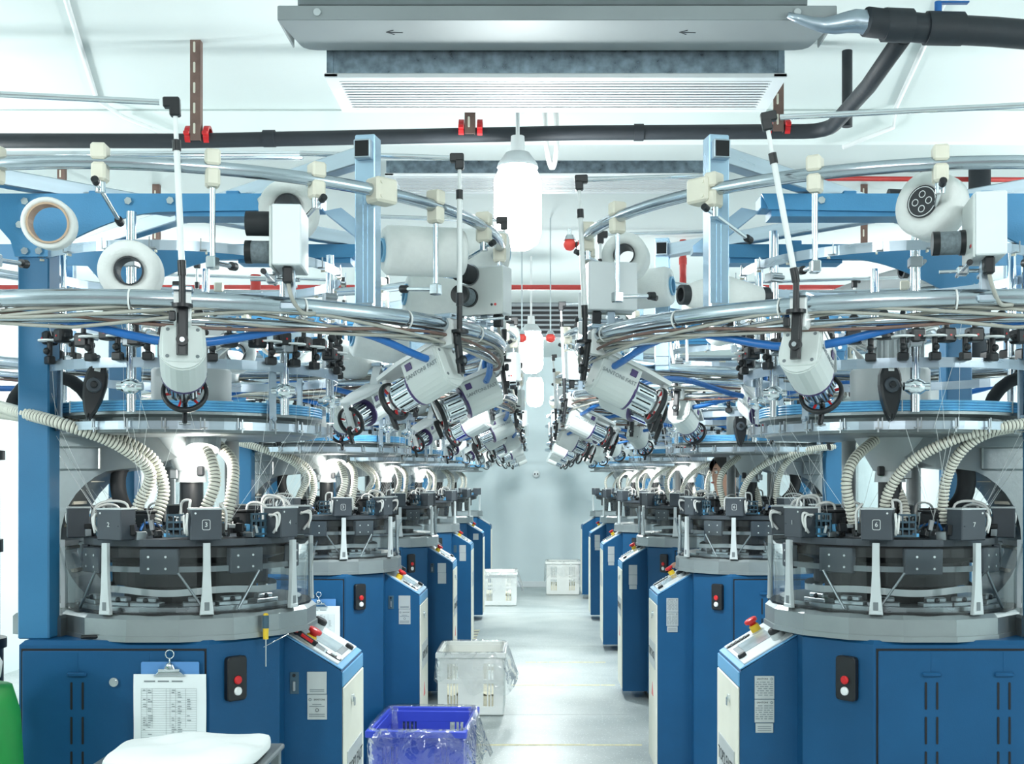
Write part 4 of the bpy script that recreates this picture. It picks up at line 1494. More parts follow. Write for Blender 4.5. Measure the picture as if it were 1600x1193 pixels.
def feeder_meshes():
    """upright frame: origin on the ring tube, +x points to the machine's axis"""
    T = trans(-.012, 0, -.112) @ roty(TILT)
    D = {}
    q = MB('feeder_grey'); q.M = T @ YZ      # draw y/z, extrude along x
    sec = [(-.050, .055), (-.054, .0)] + [(.054 * cos(R(a)), -.006 + .054 * sin(R(a))) for a in range(190, 351, 16)] + [(.054, .0), (.050, .055), (.044, .061), (-.044, .061)]
    q.prism(sec, .006, .118)
    q.prism([(y * .96, z * .96) for y, z in sec], 0.0, .006)
    D['housing'] = q.mesh('housing')
    q = MB('feeder_grey', 'mid_grey'); q.M = T @ trans(0, 0, 0) @ roty(-pi / 2)     # local z -> -x
    q.M = T @ Matrix(((0, 0, -1, 0), (-1, 0, 0, 0), (0, 1, 0, 0), (0, 0, 0, 1)))
    q.prism(rrect(.092, .098, .016, 4, 0, .008), 0, .0045, .002)
    for y in (-.034, .034):
        for z in (-.028, .044):
            q.M = T @ Matrix(((0, 0, -1, 0), (-1, 0, 0, 0), (0, 1, 0, 0), (0, 0, 0, 1))) @ trans(y, z, .0045)
            q.disc(.0045, 0, .001, 12, m=1)
    D['rear_cover'] = q.mesh('rear_cover')
    q = MB('white_plastic'); q.M = T
    q.prism([(.0, -.050), (.13, -.050), (.222, -.030), (.226, 0), (.222, .030), (.13, .050), (.0, .050)], .061, .074, .003)
    q.box(.206, .222, -.012, .012, -.03, .062, .003)
    D['top_arm'] = q.mesh('top_arm')
    q = MB('purple'); q.M = T @ roty(pi / 2); q.disc(.0545, .116, .123, 28, c=(.006, 0)); D['purple_band'] = q.mesh('purple_band')
    q = MB('chrome', 'black_gap'); q.M = T @ roty(pi / 2)
    q.disc(.036, .12, .194, 24, m=0, c=(.006, 0))
    for j in range(10):
        q.M = T @ trans(0, 0, -.006) @ rotx(2 * pi * j / 10)
        q.box(.126, .190, -.0085, .0085, .034, .043, .002, m=0)
        q.box(.134, .182, -.0022, .0022, .0425, .0435, m=1)
    D['winding_drum'] = q.mesh('winding_drum')
    q = MB('black'); q.M = T @ trans(.212, 0, -.006) @ roty(pi / 2); q.lathe([(.047, -.007), (.056, -.007), (.058, 0), (.056, .007), (.047, .007)], 30, smooth=True)
    D['guide_ring'] = q.mesh('guide_ring')
    q = MB('red', 'steel'); q.M = T
    for j in range(6):
        q.M = T @ trans(.209, 0, -.006) @ rotx(2 * pi * j / 6 + .3)
        q.box(-.003, .003, -.0025, .0025, .030, .048, 0, m=0)
    q.M = T @ trans(.200, 0, -.006) @ roty(pi / 2); q.disc(.031, -.005, .004, 22, m=1)
    D['ring_spokes'] = q.mesh('ring_spoke')
    q = MB('white_plastic', 'alu')
    q.M = XZ
    q.prism([(-.030, -.055), (.050, -.070), (.040, -.035), (.020, .022), (-.016, .026), (-.026, .01)], -.020, .020, .003)
    q.M = Matrix()
    q.box(-.03, .03, -.024, .024, .016, .030, .004, m=1)
    D['bracket'] = q.mesh('bracket')
    q = MB('black', 'steel')
    q.M = trans(-.040, 0, -.075) @ roty(R(8)); q.prism(rrect(.014, .026, .006), -.06, .055, .003)
    q.M = trans(-.043, 0, -.02); q.disc(.024, -.004, .004, 18)
    q.M = trans(-.048, 0, -.10) @ roty(-pi / 2); q.disc(.014, -.01, .010, 16); q.disc(.006, .010, .013, 12, m=1)
    q.M = trans(-.046, .014, -.045); q.box(-.006, .006, 0, .016, -.012, .012, .003)
    q.M = Matrix(); q.cyl((-.042, 0, -.02), (-.042, 0, .07), .008, n=10)
    D['rod_holder'] = q.mesh('rod_holder')
    q = MB('white_plastic', 'black')
    q.cyl((-.042, 0, .05), (-.042, 0, .34), .0075, n=10)
    q.cyl((-.042, 0, .34), (-.042, 0, .452), .0055, n=10); q.cyl((-.042, 0, .34), (-.042, 0, .365), .010, n=10, m=1); q.cyl((-.042, 0, .05), (-.042, 0, .085), .010, n=10, m=1)
    D['guide_rod'] = q.mesh('guide_rod')
    q = MB('black'); q.box(-.012, .026, -.011, .011, .44, .464, .003); q.box(-.012, .012, -.011, .011, .42, .45, .003); D['rod_elbow'] = q.mesh('rod_elbow')
    q = MB('chrome'); q.cyl((.02, 0, .452), (.62, 0, .465), .007, n=10); D['cross_rod'] = q.mesh('cross_rod')
    q = MB('blue_hose'); q.tube(catmull([(-.01, .03, .0), (.02, .045, -.0), (.035, .045, -.03), (.03, .03, -.06)], 6), .009, 8); D['air_tube'] = q.mesh('air_tube')
    q = MB('black', 'steel')
    q.M = T @ trans(.235, 0, -.055); q.box(-.008, .008, -.006, .006, -.03, .03, .003); q.box(-.02, .006, -.006, .006, .02, .034, .003); q.cyl((0, -.014, -.028), (0, .014, -.028), .003, n=6, m=1)
    D['yarn_eyelet'] = q.mesh('yarn_eyelet')
    q = MB('purple'); q.M = T @ XZ; q.box(.085, .106, .030, .050, .0515, .0545, .001); 
    q.M = T @ Matrix(((1, 0, 0, 0), (0, 1, 0, 0), (0, 0, 1, 0), (0, 0, 0, 1)))
    D['badge'] = q.mesh('badge')
    q = MB('purple'); q.M = T; q.box(.085, .106, .0515, .0545, .030, .050, .001); D['badge2'] = q.mesh('badge')
    return D, T


FD, FT = feeder_meshes()
FGROUP = 'yarn feeders on the lower creel rings'
POSW = {0: 'at the front of the ring', 1: 'on the near aisle side', 2: 'on the far aisle side', 3: 'at the rear of the ring', 4: 'at the outer rear', 7: 'at the outer front'}


def feeder(m, sgn, j):
    a = R(-(FOFF[sgn] - 45 * j))                # 0 = aisle, -90 = camera
    cx, cy = -sgn * WC, YC[m - 1]
    x, y = RB * cos(a) * sgn, RB * sin(a)
    inward = atan2(-y, -x)
    lab = f'grey yarn feeder {POSW[j % 8]} of the {mname(m, sgn)}'
    t = thing('yarn_feeder', (cx + x, cy + y, ZL), lab, 'yarn feeder', FGROUP, inward)
    names = ['housing', 'winding_drum', 'guide_ring', 'top_arm']
    if m <= 4:
        names += ['rear_cover', 'bracket', 'rod_holder', 'purple_band']
    if m <= 3:
        names += ['ring_spokes', 'guide_rod', 'yarn_eyelet', 'air_tube']
    base = Vector((-.042, 0, .05))
    ax = rotz(-inward) @ Vector((0, 1, 0))
    lean = trans(base) @ Matrix.Rotation(R({(-1, 0): -10.5, (1, 0): -2.5, (-1, 1): -2.5}.get((sgn, j), 0)), 4, ax) @ trans(-base)
    for n in names:
        if n == 'guide_rod':
            obj('guide_rod', FD[n], t, mw=lean)
            continue
        obj({'ring_spokes': 'ring_spoke'}.get(n, n), FD[n], t)
    if m <= 2:
        for k in ('badge', 'badge2'):
            obj('badge', FD[k], t)
        for side in (1, -1):
            me = text_mesh('SANTONI FAST', .0165, 'ink_soft')
            M = FT @ trans(.058, side * .0545, .012) @ (rotx(pi / 2) if side < 0 else rotz(pi) @ rotx(pi / 2))
            if side > 0:
                M = FT @ trans(.058, .0546, .012) @ rotz(pi) @ rotx(pi / 2)
            M = M @ rotz(0)
            obj('lettering', me, t, mw=M)
    if m <= 3:
        # cross rod: level, away from the aisle
        out = pi if sgn > 0 else 0.0
        rz_ = lean @ trans(-.042, 0, 0) @ rotz(out - inward + (.12 * sgn if j == 0 else 0))
        e = obj('rod_elbow', FD['rod_elbow'], t, mw=rz_)
        if j in (0, 1, 2):
            obj('cross_rod', FD['cross_rod'], t, mw=trans((lean @ Vector((-.042, 0, .452))) - Vector((0, 0, .452))) @ rotz(out - inward + (.12 * sgn if j == 0 else 0)) @ Matrix.Diagonal((1.7 if j == 0 else .7, 1, 1, 1)))
    return t


for sgn in (1, -1):
    for m in range(1, 7):
        for j in (0, 1, 2, 3) + ((4, 7) if m == 2 else (4,) if m == 1 else ()):
            feeder(m, sgn, j)


# ------------------------------------------------------------------ elastane unwinders and yarn packages
def unwinder_meshes():
    """origin at the foot on the lower ring; +x outwards, +y along the ring"""
    D = {}
    q = MB('white_metal'); q.box(-.075, .075, -.035, .035, .075, .220, .003); D['case'] = q.mesh('case')
    q = MB('feeder_grey', 'ink', 'red'); q.box(-.077, .077, -.040, -.035, .070, .215, .002)
    q.cyl((.04, -.040, .10), (.04, -.0415, .10), .004, m=1); q.cyl((.052, -.040, .10), (.052, -.0415, .10), .004, m=2)
    D['face_plate'] = q.mesh('face_plate')
    q = MB('black_soft', 'steel'); q.cyl((-.035, -.04, .195), (-.035, -.112, .195), .030, n=24); q.cyl((-.035, -.04, .195), (-.035, -.045, .195), .034, n=24, m=1); D['roller'] = q.mesh('roller')
    q = MB('yarn_grey', 'black', 'cream'); q.cyl((-.035, -.052, .125), (-.035, -.098, .125), .0275, n=24); q.cyl((-.035, -.04, .125), (-.035, -.052, .125), .030, n=24, m=1); q.cyl((-.035, -.098, .125), (-.035, -.114, .125), .0285, n=24, m=1)
    D['lower_roller'] = q.mesh('lower_roller')
    q = MB('alu'); q.box(-.012, .012, -.012, .012, -.01, .075, .002); q.box(-.055, .055, -.010, .010, .040, .050, .002); q.box(-.035, .035, -.022, .022, -.026, -.006, .004)
    D['stand'] = q.mesh('stand')
    q = MB('chrome', 'black'); q.cyl((-.09, -.05, .055), (.09, -.05, .055), .0045, n=8); q.cyl((-.02, -.10, .055), (-.02, .02, .055), .0045, n=8); q.box(-.035, -.005, -.06, -.035, .045, .066, .003); q.cyl((.09, -.05, .055), (.10, -.05, .055), .007, n=8, m=1)
    D['guide_bars'] = q.mesh('guide_bar')
    q = MB('black', 'cable_grey'); q.box(.030, .058, -.012, .012, .035, .075, .004)
    q.tube(catmull([(.044, 0, .04), (.046, .01, .0), (.02, .03, -.03), (0, .06, -.03)], 5), .005, 8, m=1)
    D['plug'] = q.mesh('plug')
    return D


UD = unwinder_meshes()


def unwinder(m, sgn, ang, rr, label, turn=0.0, bare=False):
    a = R(-ang)
    cx, cy = -sgn * WC, YC[m - 1]
    x, y = rr * cos(a) * sgn, rr * sin(a)
    t = thing('yarn_unwinder', (cx + x, cy + y, ZL + .012), label, 'yarn unwinder', 'white yarn unwinders on the lower rings', atan2(y, x) + turn)
    for n in UD:
        if m > 3 and n in ('guide_bars', 'plug'):
            continue
        if n == 'roller' and bare:
            continue
        obj('guide_bar' if n == 'guide_bars' else n, UD[n], t)
    return t


UA = {1: [(60, .97), (4, .93), (-38, .97)], -1: [(86, .97), (9, .90), (-24, .97)]}
UW = ['front', 'aisle side', 'rear']
for sgn in (1, -1):
    for m in range(1, 6):
        for k, (a, r) in enumerate(UA[sgn]):
            if m > 3 and k == 2:
                continue
            unwinder(m, sgn, a, r, f'white yarn unwinder box at the {UW[k]} of the ring, {mname(m, sgn)}',
                     R((-26 if sgn > 0 else -7) if k == 0 else (-18 if k == 1 and sgn > 0 else 0)), sgn < 0 and k == 0)


def package_mesh(kind):
    """yarn package along its local z axis, centred"""
    D = {}
    if kind == 'hollow':       # wide card core, thin yarn wall
        q = MB('yarn'); q.lathe([(.044, -.04), (.054, -.04), (.056, -.036), (.056, .036), (.054, .04), (.044, .04)], 36, smooth=True); D['yarn_body'] = q.mesh('yarn_body')
        q = MB('core_brown'); q.lathe([(.040, -.045), (.044, -.045), (.044, .045), (.040, .045)], 32, smooth=False); D['core_tube'] = q.mesh('core_tube')
    elif kind == 'disc':
        q = MB('yarn'); q.lathe([(.031, -.045), (.062, -.043), (.066, -.036), (.067, .036), (.062, .043), (.031, .045)], 40, smooth=True); D['yarn_body'] = q.mesh('yarn_body')
        q = MB('core_dark'); q.lathe([(.0275, -.048), (.031, -.048), (.031, .048), (.0275, .048)], 32); D['core_tube'] = q.mesh('core_tube')
    elif kind == 'cheese':     # long cylinder, blue core
        q = MB('yarn'); q.lathe([(.034, -.118), (.060, -.118), (.071, -.106), (.0715, .10), (.064, .116), (.034, .118)], 40, smooth=True); D['yarn_body'] = q.mesh('yarn_body')
        q = MB('core_blue'); q.lathe([(.026, -.125), (.034, -.125), (.034, .125), (.026, .125)], 32); D['core_tube'] = q.mesh('core_tube')
    elif kind == 'cone':       # bi-conical bobbin, dark core
        q = MB('yarn'); q.lathe([(.028, -.120), (.032, -.118), (.056, -.04), (.057, .01), (.030, .118), (.028, .12)], 36, smooth=True); D['yarn_body'] = q.mesh('yarn_body')
        q = MB('core_dark'); q.lathe([(.020, -.142), (.029, -.142), (.029, .142), (.020, .142)], 28); D['core_tube'] = q.mesh('core_tube')
    else:                      # short fat bobbin with a printed dark hub
        q = MB('yarn'); q.lathe([(.040, -.042), (.066, -.042), (.082, -.030), (.083, .030), (.05, .045), (.040, .045)], 40, smooth=True); D['yarn_body'] = q.mesh('yarn_body')
        q = MB('core_dark'); q.disc(.040, -.046, .04, 32, ch=.002); D['hub'] = q.mesh('hub')
        q = MB('white_ink')
        q.M = trans(0, 0, -.0465); q.lathe([(.035, 0), (.037, 0), (.037, .0006), (.035, .0006)], 28)
        for k in range(4):
            q.M = trans(.018 * cos(k * pi / 2), .018 * sin(k * pi / 2), -.0465); q.lathe([(.007, 0), (.009, 0), (.009, .0006), (.007, .0006)], 16)
        D['hub_print'] = q.mesh('hub_print')
    return D


PK = {k: package_mesh(k) for k in ('hollow', 'disc', 'cheese', 'cone', 'fat')}


SCALE = {'hollow': 1.08, 'disc': 1.12}


def package(kind, m, sgn, pos, axis, label, name='yarn_spool'):
    """pos in world coordinates of the nearest machine; moved on for the machines behind"""
    p = Vector(pos) + Vector((0, YC[m - 1] - YC[0], 0))
    z = Vector(axis).normalized()
    rot = z.to_track_quat('Z', 'Y').to_euler()
    t = thing(name, p, label, 'yarn spool', 'white yarn packages on the creels')
    t.rotation_euler = rot
    t.scale = (SCALE.get(kind, 1.0),) * 3
    for n, me in PK[kind].items():
        if m > 3 and n == 'hub_print':
            continue
        obj(n, me, t)
    return t


LIST = [
    # kind, side, world position for machine 1, axis, phrase, last machine
    ('hollow', 1, at(78, 350, 2.83), (-.28, 1, .14), 'hollow white yarn spool on card core by the blue gantry post', 2),
    ('disc', 1, at(205, 425, 2.90), (-.22, 1, .10), 'big white yarn spool hanging end-on in front of the ring', 3),
    ('disc', 1, at(452, 330, 3.05), (-.12, 1, .02), 'white yarn spool above the front unwinder box', 3),
    ('cheese', 1, at(662, 393, 3.42), (1, .35, .03), 'long white yarn spool lying behind the square post', 3),
    ('cheese', 1, at(738, 392, 3.95), (1, .25, .0), 'long white yarn spool by the aisle lamp', 3),
    ('cheese', 1, at(690, 468, 3.85), (1, .3, -.1), 'lower long white yarn spool under the lying one', 3),
    ('cheese', 1, at(600, 535, 4.45), (1, .4, -.14), 'long white yarn spool with blue core at the rear ring', 2),
    ('cheese', 1, at(545, 562, 4.6), (1, .5, -.2), 'tilted white yarn spool low at the rear ring', 2),
    ('disc', 1, at(368, 552, 4.42), (-.3, 1, .05), 'white yarn spool end-on behind the sensor ring', 2),
    ('cheese', 1, at(330, 572, 4.7), (1, .1, -.1), 'lying white yarn spool behind the white drum', 2),
    ('fat', -1, at(1456, 322, 2.90), (.75, .66, -.1), 'fat white bobbin with printed dark hub on the front unwinder', 2),
    ('cone', -1, at(1132, 462, 3.45), (1, .35, .03), 'white yarn cone with dark ends behind the square post', 3),
    ('disc', -1, at(978, 402, 3.84), (.2, 1, 0), 'white yarn spool behind the aisle unwinder box', 3),
    ('disc', -1, at(1130, 510, 4.75), (-.4, 1, 0), 'white yarn spool end-on at the rear of the ring', 3),
    ('cheese', -1, at(1000, 452, 4.3), (1, -.4, .05), 'long white yarn spool between the aisle unwinders', 3),
    ('cone', -1, at(1460, 420, 4.6), (1, .2, .1), 'white yarn cone behind the guide bands', 2),
]
for kind, sgn, pos, axis, phrase, last in LIST:
    for m in range(1, last + 1):
        package(kind, m, sgn, pos, axis, f'{phrase}, {mname(m, sgn)}')


# ------------------------------------------------------------------ crates in the aisle
def crate(x, y, rz, colour, label, W=.44, D=.58, H=.42, film='film', fill=True, slots=True):
    t = thing('plastic_crate', (x, y, 0), label, 'crate', 'plastic crates in the aisle', rz)
    w, d = W / 2, D / 2
    q = MB(colour); q.box(-w + .01, w - .01, -d + .01, d - .01, .004, .016, .003); obj('base', q.mesh('base'), t)

    def wall(L):
        q = MB(colour)
        h = L / 2
        q.box(-h, h, -.006, .006, 0, .055, .003)
        q.box(-h, h, -.006, .006, .205, .235, .003)
        q.box(-h, h, -.006, .006, H - .085, H - .03, .003)
        for xx, ww in ((-h, .06), (h - .06, .06), (-.085, .17)):
            q.box(xx, xx + ww, -.0055, .0055, .05, .21, .002)
            q.box(xx, xx + ww, -.0055, .0055, .23, H - .08, .002)
        xx = -h + .06
        while xx < h - .06:
            if not -.10 < xx + .008 < .085:
                q.box(xx + .012, xx + .020, -.0055, .0055, .05, H - .08, .001)
            xx += .021
        return q.mesh('wall')
    ms, ml = wall(W - .01), wall(D - .01)
    obj('wall', ms, t, (0, -d + .008, .01)); obj('wall', ms, t, (0, d - .008, .01))
    obj('wall', ml, t, (-w + .008, 0, .01), (0, 0, pi / 2)); obj('wall', ml, t, (w - .008, 0, .01), (0, 0, pi / 2))
    q = MB(colour)
    for y0 in (-d - .012, d - .010):
        q.box(-w - .012, w + .012, y0, y0 + .022, H - .034, H, .004)
    for x0 in (-w - .012, w - .010):
        q.box(x0, x0 + .022, -d + .008, d - .008, H - .0335, H - .0005, .004)
    obj('rim', q.mesh('rim'), t)
    if fill:
        q = MB('crate_fill')
        nx, ny = 14, 18
        rnd = random.Random(2)
        v = [(-w + .02 + (W - .04) * i / nx, -d + .02 + (D - .04) * j / ny, .13 + .03 * rnd.random()) for j in range(ny + 1) for i in range(nx + 1)]
        q.add(v, [(j * (nx + 1) + i, j * (nx + 1) + i + 1, (j + 1) * (nx + 1) + i + 1, (j + 1) * (nx + 1) + i) for j in range(ny) for i in range(nx)], 0, True)
        q.box(-w + .02, w - .02, -d + .02, d - .02, .017, .13)
        obj('contents', q.mesh('contents'), t)
    if film:
        # loose plastic liner: hangs over the rim outside, lines the inside
        rnd = random.Random(int(abs(x * 100)) + int(y * 10))
        q = MB(film)
        n = 72
        rows = [(.985, .20, .0), (.975, .32, .0), (.99, H + .004, .0), (1.045, H + .010, .004), (1.075, H - .06, .016), (1.075, H - .14, .03), (1.08, H - .22 , .05)]
        v = []
        ph = [rnd.random() * 6.28 for _ in range(6)]
        for k, (sc, z, amp) in enumerate(rows):
            for i in range(n):
                t_ = 2 * pi * i / n
                c_, s_ = cos(t_), sin(t_)
                e = 9.0
                r_ = (abs(c_) ** e + abs(s_) ** e) ** (-1 / e)
                wob = 1 + amp * (sin(7 * t_ + ph[0]) + sin(12 * t_ + ph[1]) + .6 * sin(19 * t_ + ph[2])) * .6
                zz = z + (amp * 1.2 * (sin(3 * t_ + ph[3]) + .5 * sin(8 * t_ + ph[4])) if k > 3 else 0)
                sw = (1 + .10 * max(0, c_) ** 2 * (k - 3)) if k > 3 else 1.0      # billows out on one side
                v.append((w * sc * r_ * c_ * wob * sw, d * sc * r_ * s_ * wob, zz))
        fs = [(k * n + i, k * n + (i + 1) % n, (k + 1) * n + (i + 1) % n, (k + 1) * n + i) for k in range(len(rows) - 1) for i in range(n)]
        q.add(v, fs, 0, True)
        obj('plastic_liner', q.mesh('plastic_liner'), t)
    return t


crate(-.545, 5.68, R(-3), 'crate_blue', 'blue slotted plastic crate lined with clear film, front of the aisle', film='film_clear', fill=False)
crate(-.445, 8.13, R(0), 'crate_white', 'white slotted crate lined with film, in the middle of the aisle')
crate(-.47, 15.1, R(0), 'crate_white', 'white slotted crate at the far end, beside the left machines', fill=True)
crate(.365, 16.45, R(0), 'crate_white', 'white crate wrapped in film against the far wall, right', W=.46, D=.4, H=.46)

# ------------------------------------------------------------------ clipboards
def clipboard(x, y, z, label, w=.205, h=.235, tilt=0.0):
    t = thing('clipboard', (x, y, z), label, 'clipboard', 'clipboards on the machine doors')
    q = MB('clip_board'); q.M = XZ; q.prism(rrect(w * .80, .05, .004, 3, 0, .005), .0, .003); q.prism(rrect(w * .96, h, .006, 3, 0, -h / 2 - .01), .0, .003); obj('board', q.mesh('board'), t)
    q = MB('paper')
    n = 8
    v = []
    for j in range(n + 1):
        for i in range(3):
            v.append((-w / 2 + w * i / 2, -.0045 - .0015 * sin(j * .9 + i), -.004 - h * j / n))
    q.add(v, [(j * 3 + i, (j + 1) * 3 + i, (j + 1) * 3 + i + 1, j * 3 + i + 1) for j in range(n) for i in range(2)], 0, True)
    obj('sheet', q.mesh('sheet'), t)
    q = MB('ink_soft')
    yy = -.0072
    x0, x1 = -w * .39, w * .37
    z0, z1 = -.045, -h + .02
    rows = 26
    for k in range(rows + 1):
        zz = z0 + (z1 - z0) * k / rows
        q.box(x0, x1, yy, yy + .0003, zz, zz + .0005)
    for k, f in enumerate((0, .1, .2, .45, .52, .62, .8, 1.0)):
        q.box(x0 + (x1 - x0) * f - .0003, x0 + (x1 - x0) * f + .0003, yy, yy + .0003, z1 if k in (0, 3, 7) else z0 - .11, z0)
    rnd = random.Random(4)
    for k in range(rows - 6):
        zz = z0 + (z1 - z0) * (k + .3) / rows
        for f in (.03, .12, .55, .66, .83):
            if rnd.random() < .6:
                q.box(x0 + (x1 - x0) * f, x0 + (x1 - x0) * f + .006 + .008 * rnd.random(), yy, yy + .0003, zz - .003, zz - .0012)
    for f in (.05, .3, .55):
        q.box(x0 + (x1 - x0) * f, x0 + (x1 - x0) * (f + .2), yy, yy + .0003, -.026, -.022)
    o = obj('form_print', q.mesh('form_print'), t); o['kind'] = 'stuff'
    q = MB('chrome')
    q.M = XZ; q.prism([(-.045, -.008), (.045, -.008), (.03, .004), (.016, .010), (.010, .024), (-.010, .024), (-.016, .010), (-.03, .004)], .006, .014, .002)
    q.M = Matrix()
    q.cyl((-.03, -.010, .006), (.03, -.010, .006), .006, n=10)
    q.ball((0, -.012, .02), .010, 10, 6)
    obj('clip', q.mesh('clip'), t)
    q = MB('chrome')
    q.tube([(0, -.006, .024), (0, -.006, .040)], .0025, 6)
    q.tube([(.012 * cos(a), -.006, .052 + .012 * sin(a)) for a in [2 * pi * i / 14 for i in range(14)]], .002, 6, closed=True)
    obj('hanging_ring', q.mesh('hanging_ring'), t)
    return t


p = at(266, 1050, 3.345)
clipboard(p.x, 3.346, p.z, 'clipboard with white form hanging on the nearest left door')
p = at(498, 945, 5.76)
clipboard(p.x, 5.768, p.z, 'clipboard with white form on the second left machine')

# ------------------------------------------------------------------ tools on the nearest left machine
p = at(415, 958, 3.46)
t = thing('screwdriver', (p.x, 3.462, p.z - .155), 'yellow and blue screwdriver standing upright at the nearest left console', 'screwdriver')
q = MB('dark_teal'); q.cyl((0, 0, .112), (0, 0, .150), .0095, n=14); obj('grip', q.mesh('grip'), t)
q = MB('yellow'); q.cyl((0, 0, .080), (0, 0, .112), .0078, .0085, n=14); q.cyl((0, 0, .150), (0, 0, .156), .0085, .005, n=14); obj('handle', q.mesh('handle'), t)
q = MB('chrome'); q.cyl((0, 0, 0), (0, 0, .082), .0022, n=8); obj('blade', q.mesh('blade'), t)
t = thing('pliers', (-.728, 3.625, 1.066), 'red and black cutting pliers lying on the nearest left console', 'pliers')
q = MB('black', 'red'); q.M = trans(.01, 0, .006) @ roty(R(31)) @ rotz(R(-12))
q.box(-.035, .04, -.009, .009, -.006, .010, .004); q.ball((-.038, 0, .002), .012, 10, 6, m=0); q.box(-.018, .026, -.0095, -.007, -.002, .008, .002, m=1); q.ball((-.038, -.004, .004), .009, 8, 6, m=1)
obj('handle', q.mesh('handle'), t)
q = MB('chrome'); q.M = trans(.01, 0, .006) @ roty(R(31)) @ rotz(R(-12)); q.prism([(.04, -.008), (.07, -.003), (.075, .002), (.04, .008)], -.004, .006); obj('jaw', q.mesh('jaw'), t)
q = MB('black', 'red'); q.cyl((0, 0, 0), (.05, .006, .0), .006, n=10); q.cyl((.05, .006, 0), (.075, .01, 0), .003, n=8, m=1)
tag(obj('pen_knife', q.mesh('pen_knife'), None, (-1.315, 3.385, 1.108)), 'small dark pen knife lying on the nearest left cabinet', 'knife')
q = MB('chrome'); q.cyl((0, 0, 0), (.085, -.01, .045), .0016, n=6)
tag(obj('hook_needle', q.mesh('hook_needle'), None, (-.83, 3.50, 1.058)), 'thin steel hook leaning beside the screwdriver', 'hook')

# ------------------------------------------------------------------ white bundle on a trolley, bottom left
t = thing('trolley', (-.905, 2.98, 0), 'grey metal trolley under the white cloth bundle', 'trolley')
q = MB('mid_grey'); q.box(-.215, .215, -.16, .20, .835, .850, .004); q.box(-.215, .215, -.16, -.152, .80, .84, .002); obj('tray', q.mesh('tray'), t)
q = MB('mid_grey'); q.box(-.21, .21, -.15, .19, .20, .212, .004); obj('shelf', q.mesh('shelf'), t)
q = MB('mid_grey'); q.box(-.012, .012, -.012, .012, .05, .84, .002); me = q.mesh('leg')
q = MB('black'); q.M = rotx(pi / 2) @ Matrix(); q.M = roty(pi / 2); q.disc(.025, -.012, .012, 16); me2 = q.mesh('caster')
for x in (-.195, .195):
    for y in (-.14, .18):
        l = obj('leg', me, t, (x, y, 0)); obj('caster', me2, l, (0, 0, .026))
bm = bmesh.new()
bmesh.ops.create_uvsphere(bm, u_segments=40, v_segments=20, radius=1)
for v in bm.verts:
    x, y, z = v.co
    e = 5.0
    r_ = (abs(x) ** e + abs(y) ** e + abs(z) ** e) ** (-1 / e)
    x, y, z = x * r_, y * r_, z * r_
    tp = 1 - .16 * max(0, z)
    wr = .004 * sin(5 * x + 3 * y) + .003 * sin(6 * y - 4 * x + 2)
    v.co = ((x * (.183 - .0 * z) + (-.02 if x < 0 and z > .4 else 0) * 0) * (1 if x > 0 else 1 + .05 * (1 - z)), y * .15 * tp, .022 * (1 + z) + (wr + .006 * x) * max(0, z))
me = bpy.data.meshes.new('cloth_bundle')
bm.to_mesh(me); bm.free()
for pl in me.polygons:
    pl.use_smooth = True
me.materials.append(MATS['cloth_white'])
tag(obj('cloth_bundle', me, None, (-.885, 2.99, .851)), 'folded white cloth bundle lying on the trolley', 'cloth')

# ------------------------------------------------------------------ left edge: suction drum, green bag
t = thing('suction_collector', (-1.78, 3.72, 0), 'black suction drum with clear tube at the left edge', 'dust collector')
q = MB('black'); q.cyl((0, 0, 0), (0, 0, 1.03), .085, n=28); q.cyl((0, 0, 1.03), (0, 0, 1.06), .095, n=28); obj('drum', q.mesh('drum'), t)
q = MB('acrylic'); q.cyl((0, 0, 1.06), (0, 0, 1.62), .075, n=28, caps=False); obj('clear_tube', q.mesh('clear_tube'), t)
q = MB('black'); q.lathe([(.07, 1.33), (.084, 1.33), (.084, 1.37), (.07, 1.37)], 28); obj('band', q.mesh('band'), t)
q = MB('black'); q.cyl((0, 0, 1.62), (0, 0, 1.65), .09, n=28); obj('lid', q.mesh('lid'), t)
q = MB('green')
q.lathe([(0, 0), (.16, .0), (.18, .2), (.17, .6), (.15, .95), (.13, 1.02), (0, 1.03)], 22, smooth=True, closed_prof=False)
tag(obj('green_bag', q.mesh('green_bag'), None, (-1.505, 3.05, 0)), 'green sack standing at the left edge', 'bag')
q = MB('cloth_white')
q.lathe([(0, 0), (.12, .01), (.125, .05), (.09, .12), (.04, .17), (0, .18)], 18, smooth=True, closed_prof=False)
tag(obj('white_sack', q.mesh('white_sack'), None, (-1.53, 3.06, 1.03)), 'white sack end on top of the green sack', 'bag')
t = thing('suction_collector', (1.95, 6.9, 0), 'pale suction cylinder behind the second right machine', 'dust collector')
q = MB('white_plastic'); q.cyl((0, 0, 0), (0, 0, 1.35), .13, n=28); obj('drum', q.mesh('drum'), t)
q = MB('acrylic'); q.cyl((0, 0, 1.35), (0, 0, 1.75), .11, n=28, caps=False); obj('clear_tube', q.mesh('clear_tube'), t)
t = thing('suction_collector', (-2.0, 6.9, 0), 'pale suction cylinder behind the second left machine', 'dust collector')
q = MB('white_plastic'); q.cyl((0, 0, 0), (0, 0, 1.35), .13, n=28); obj('drum', q.mesh('drum'), t)
q = MB('acrylic'); q.cyl((0, 0, 1.35), (0, 0, 1.75), .11, n=28, caps=False); obj('clear_tube', q.mesh('clear_tube'), t)


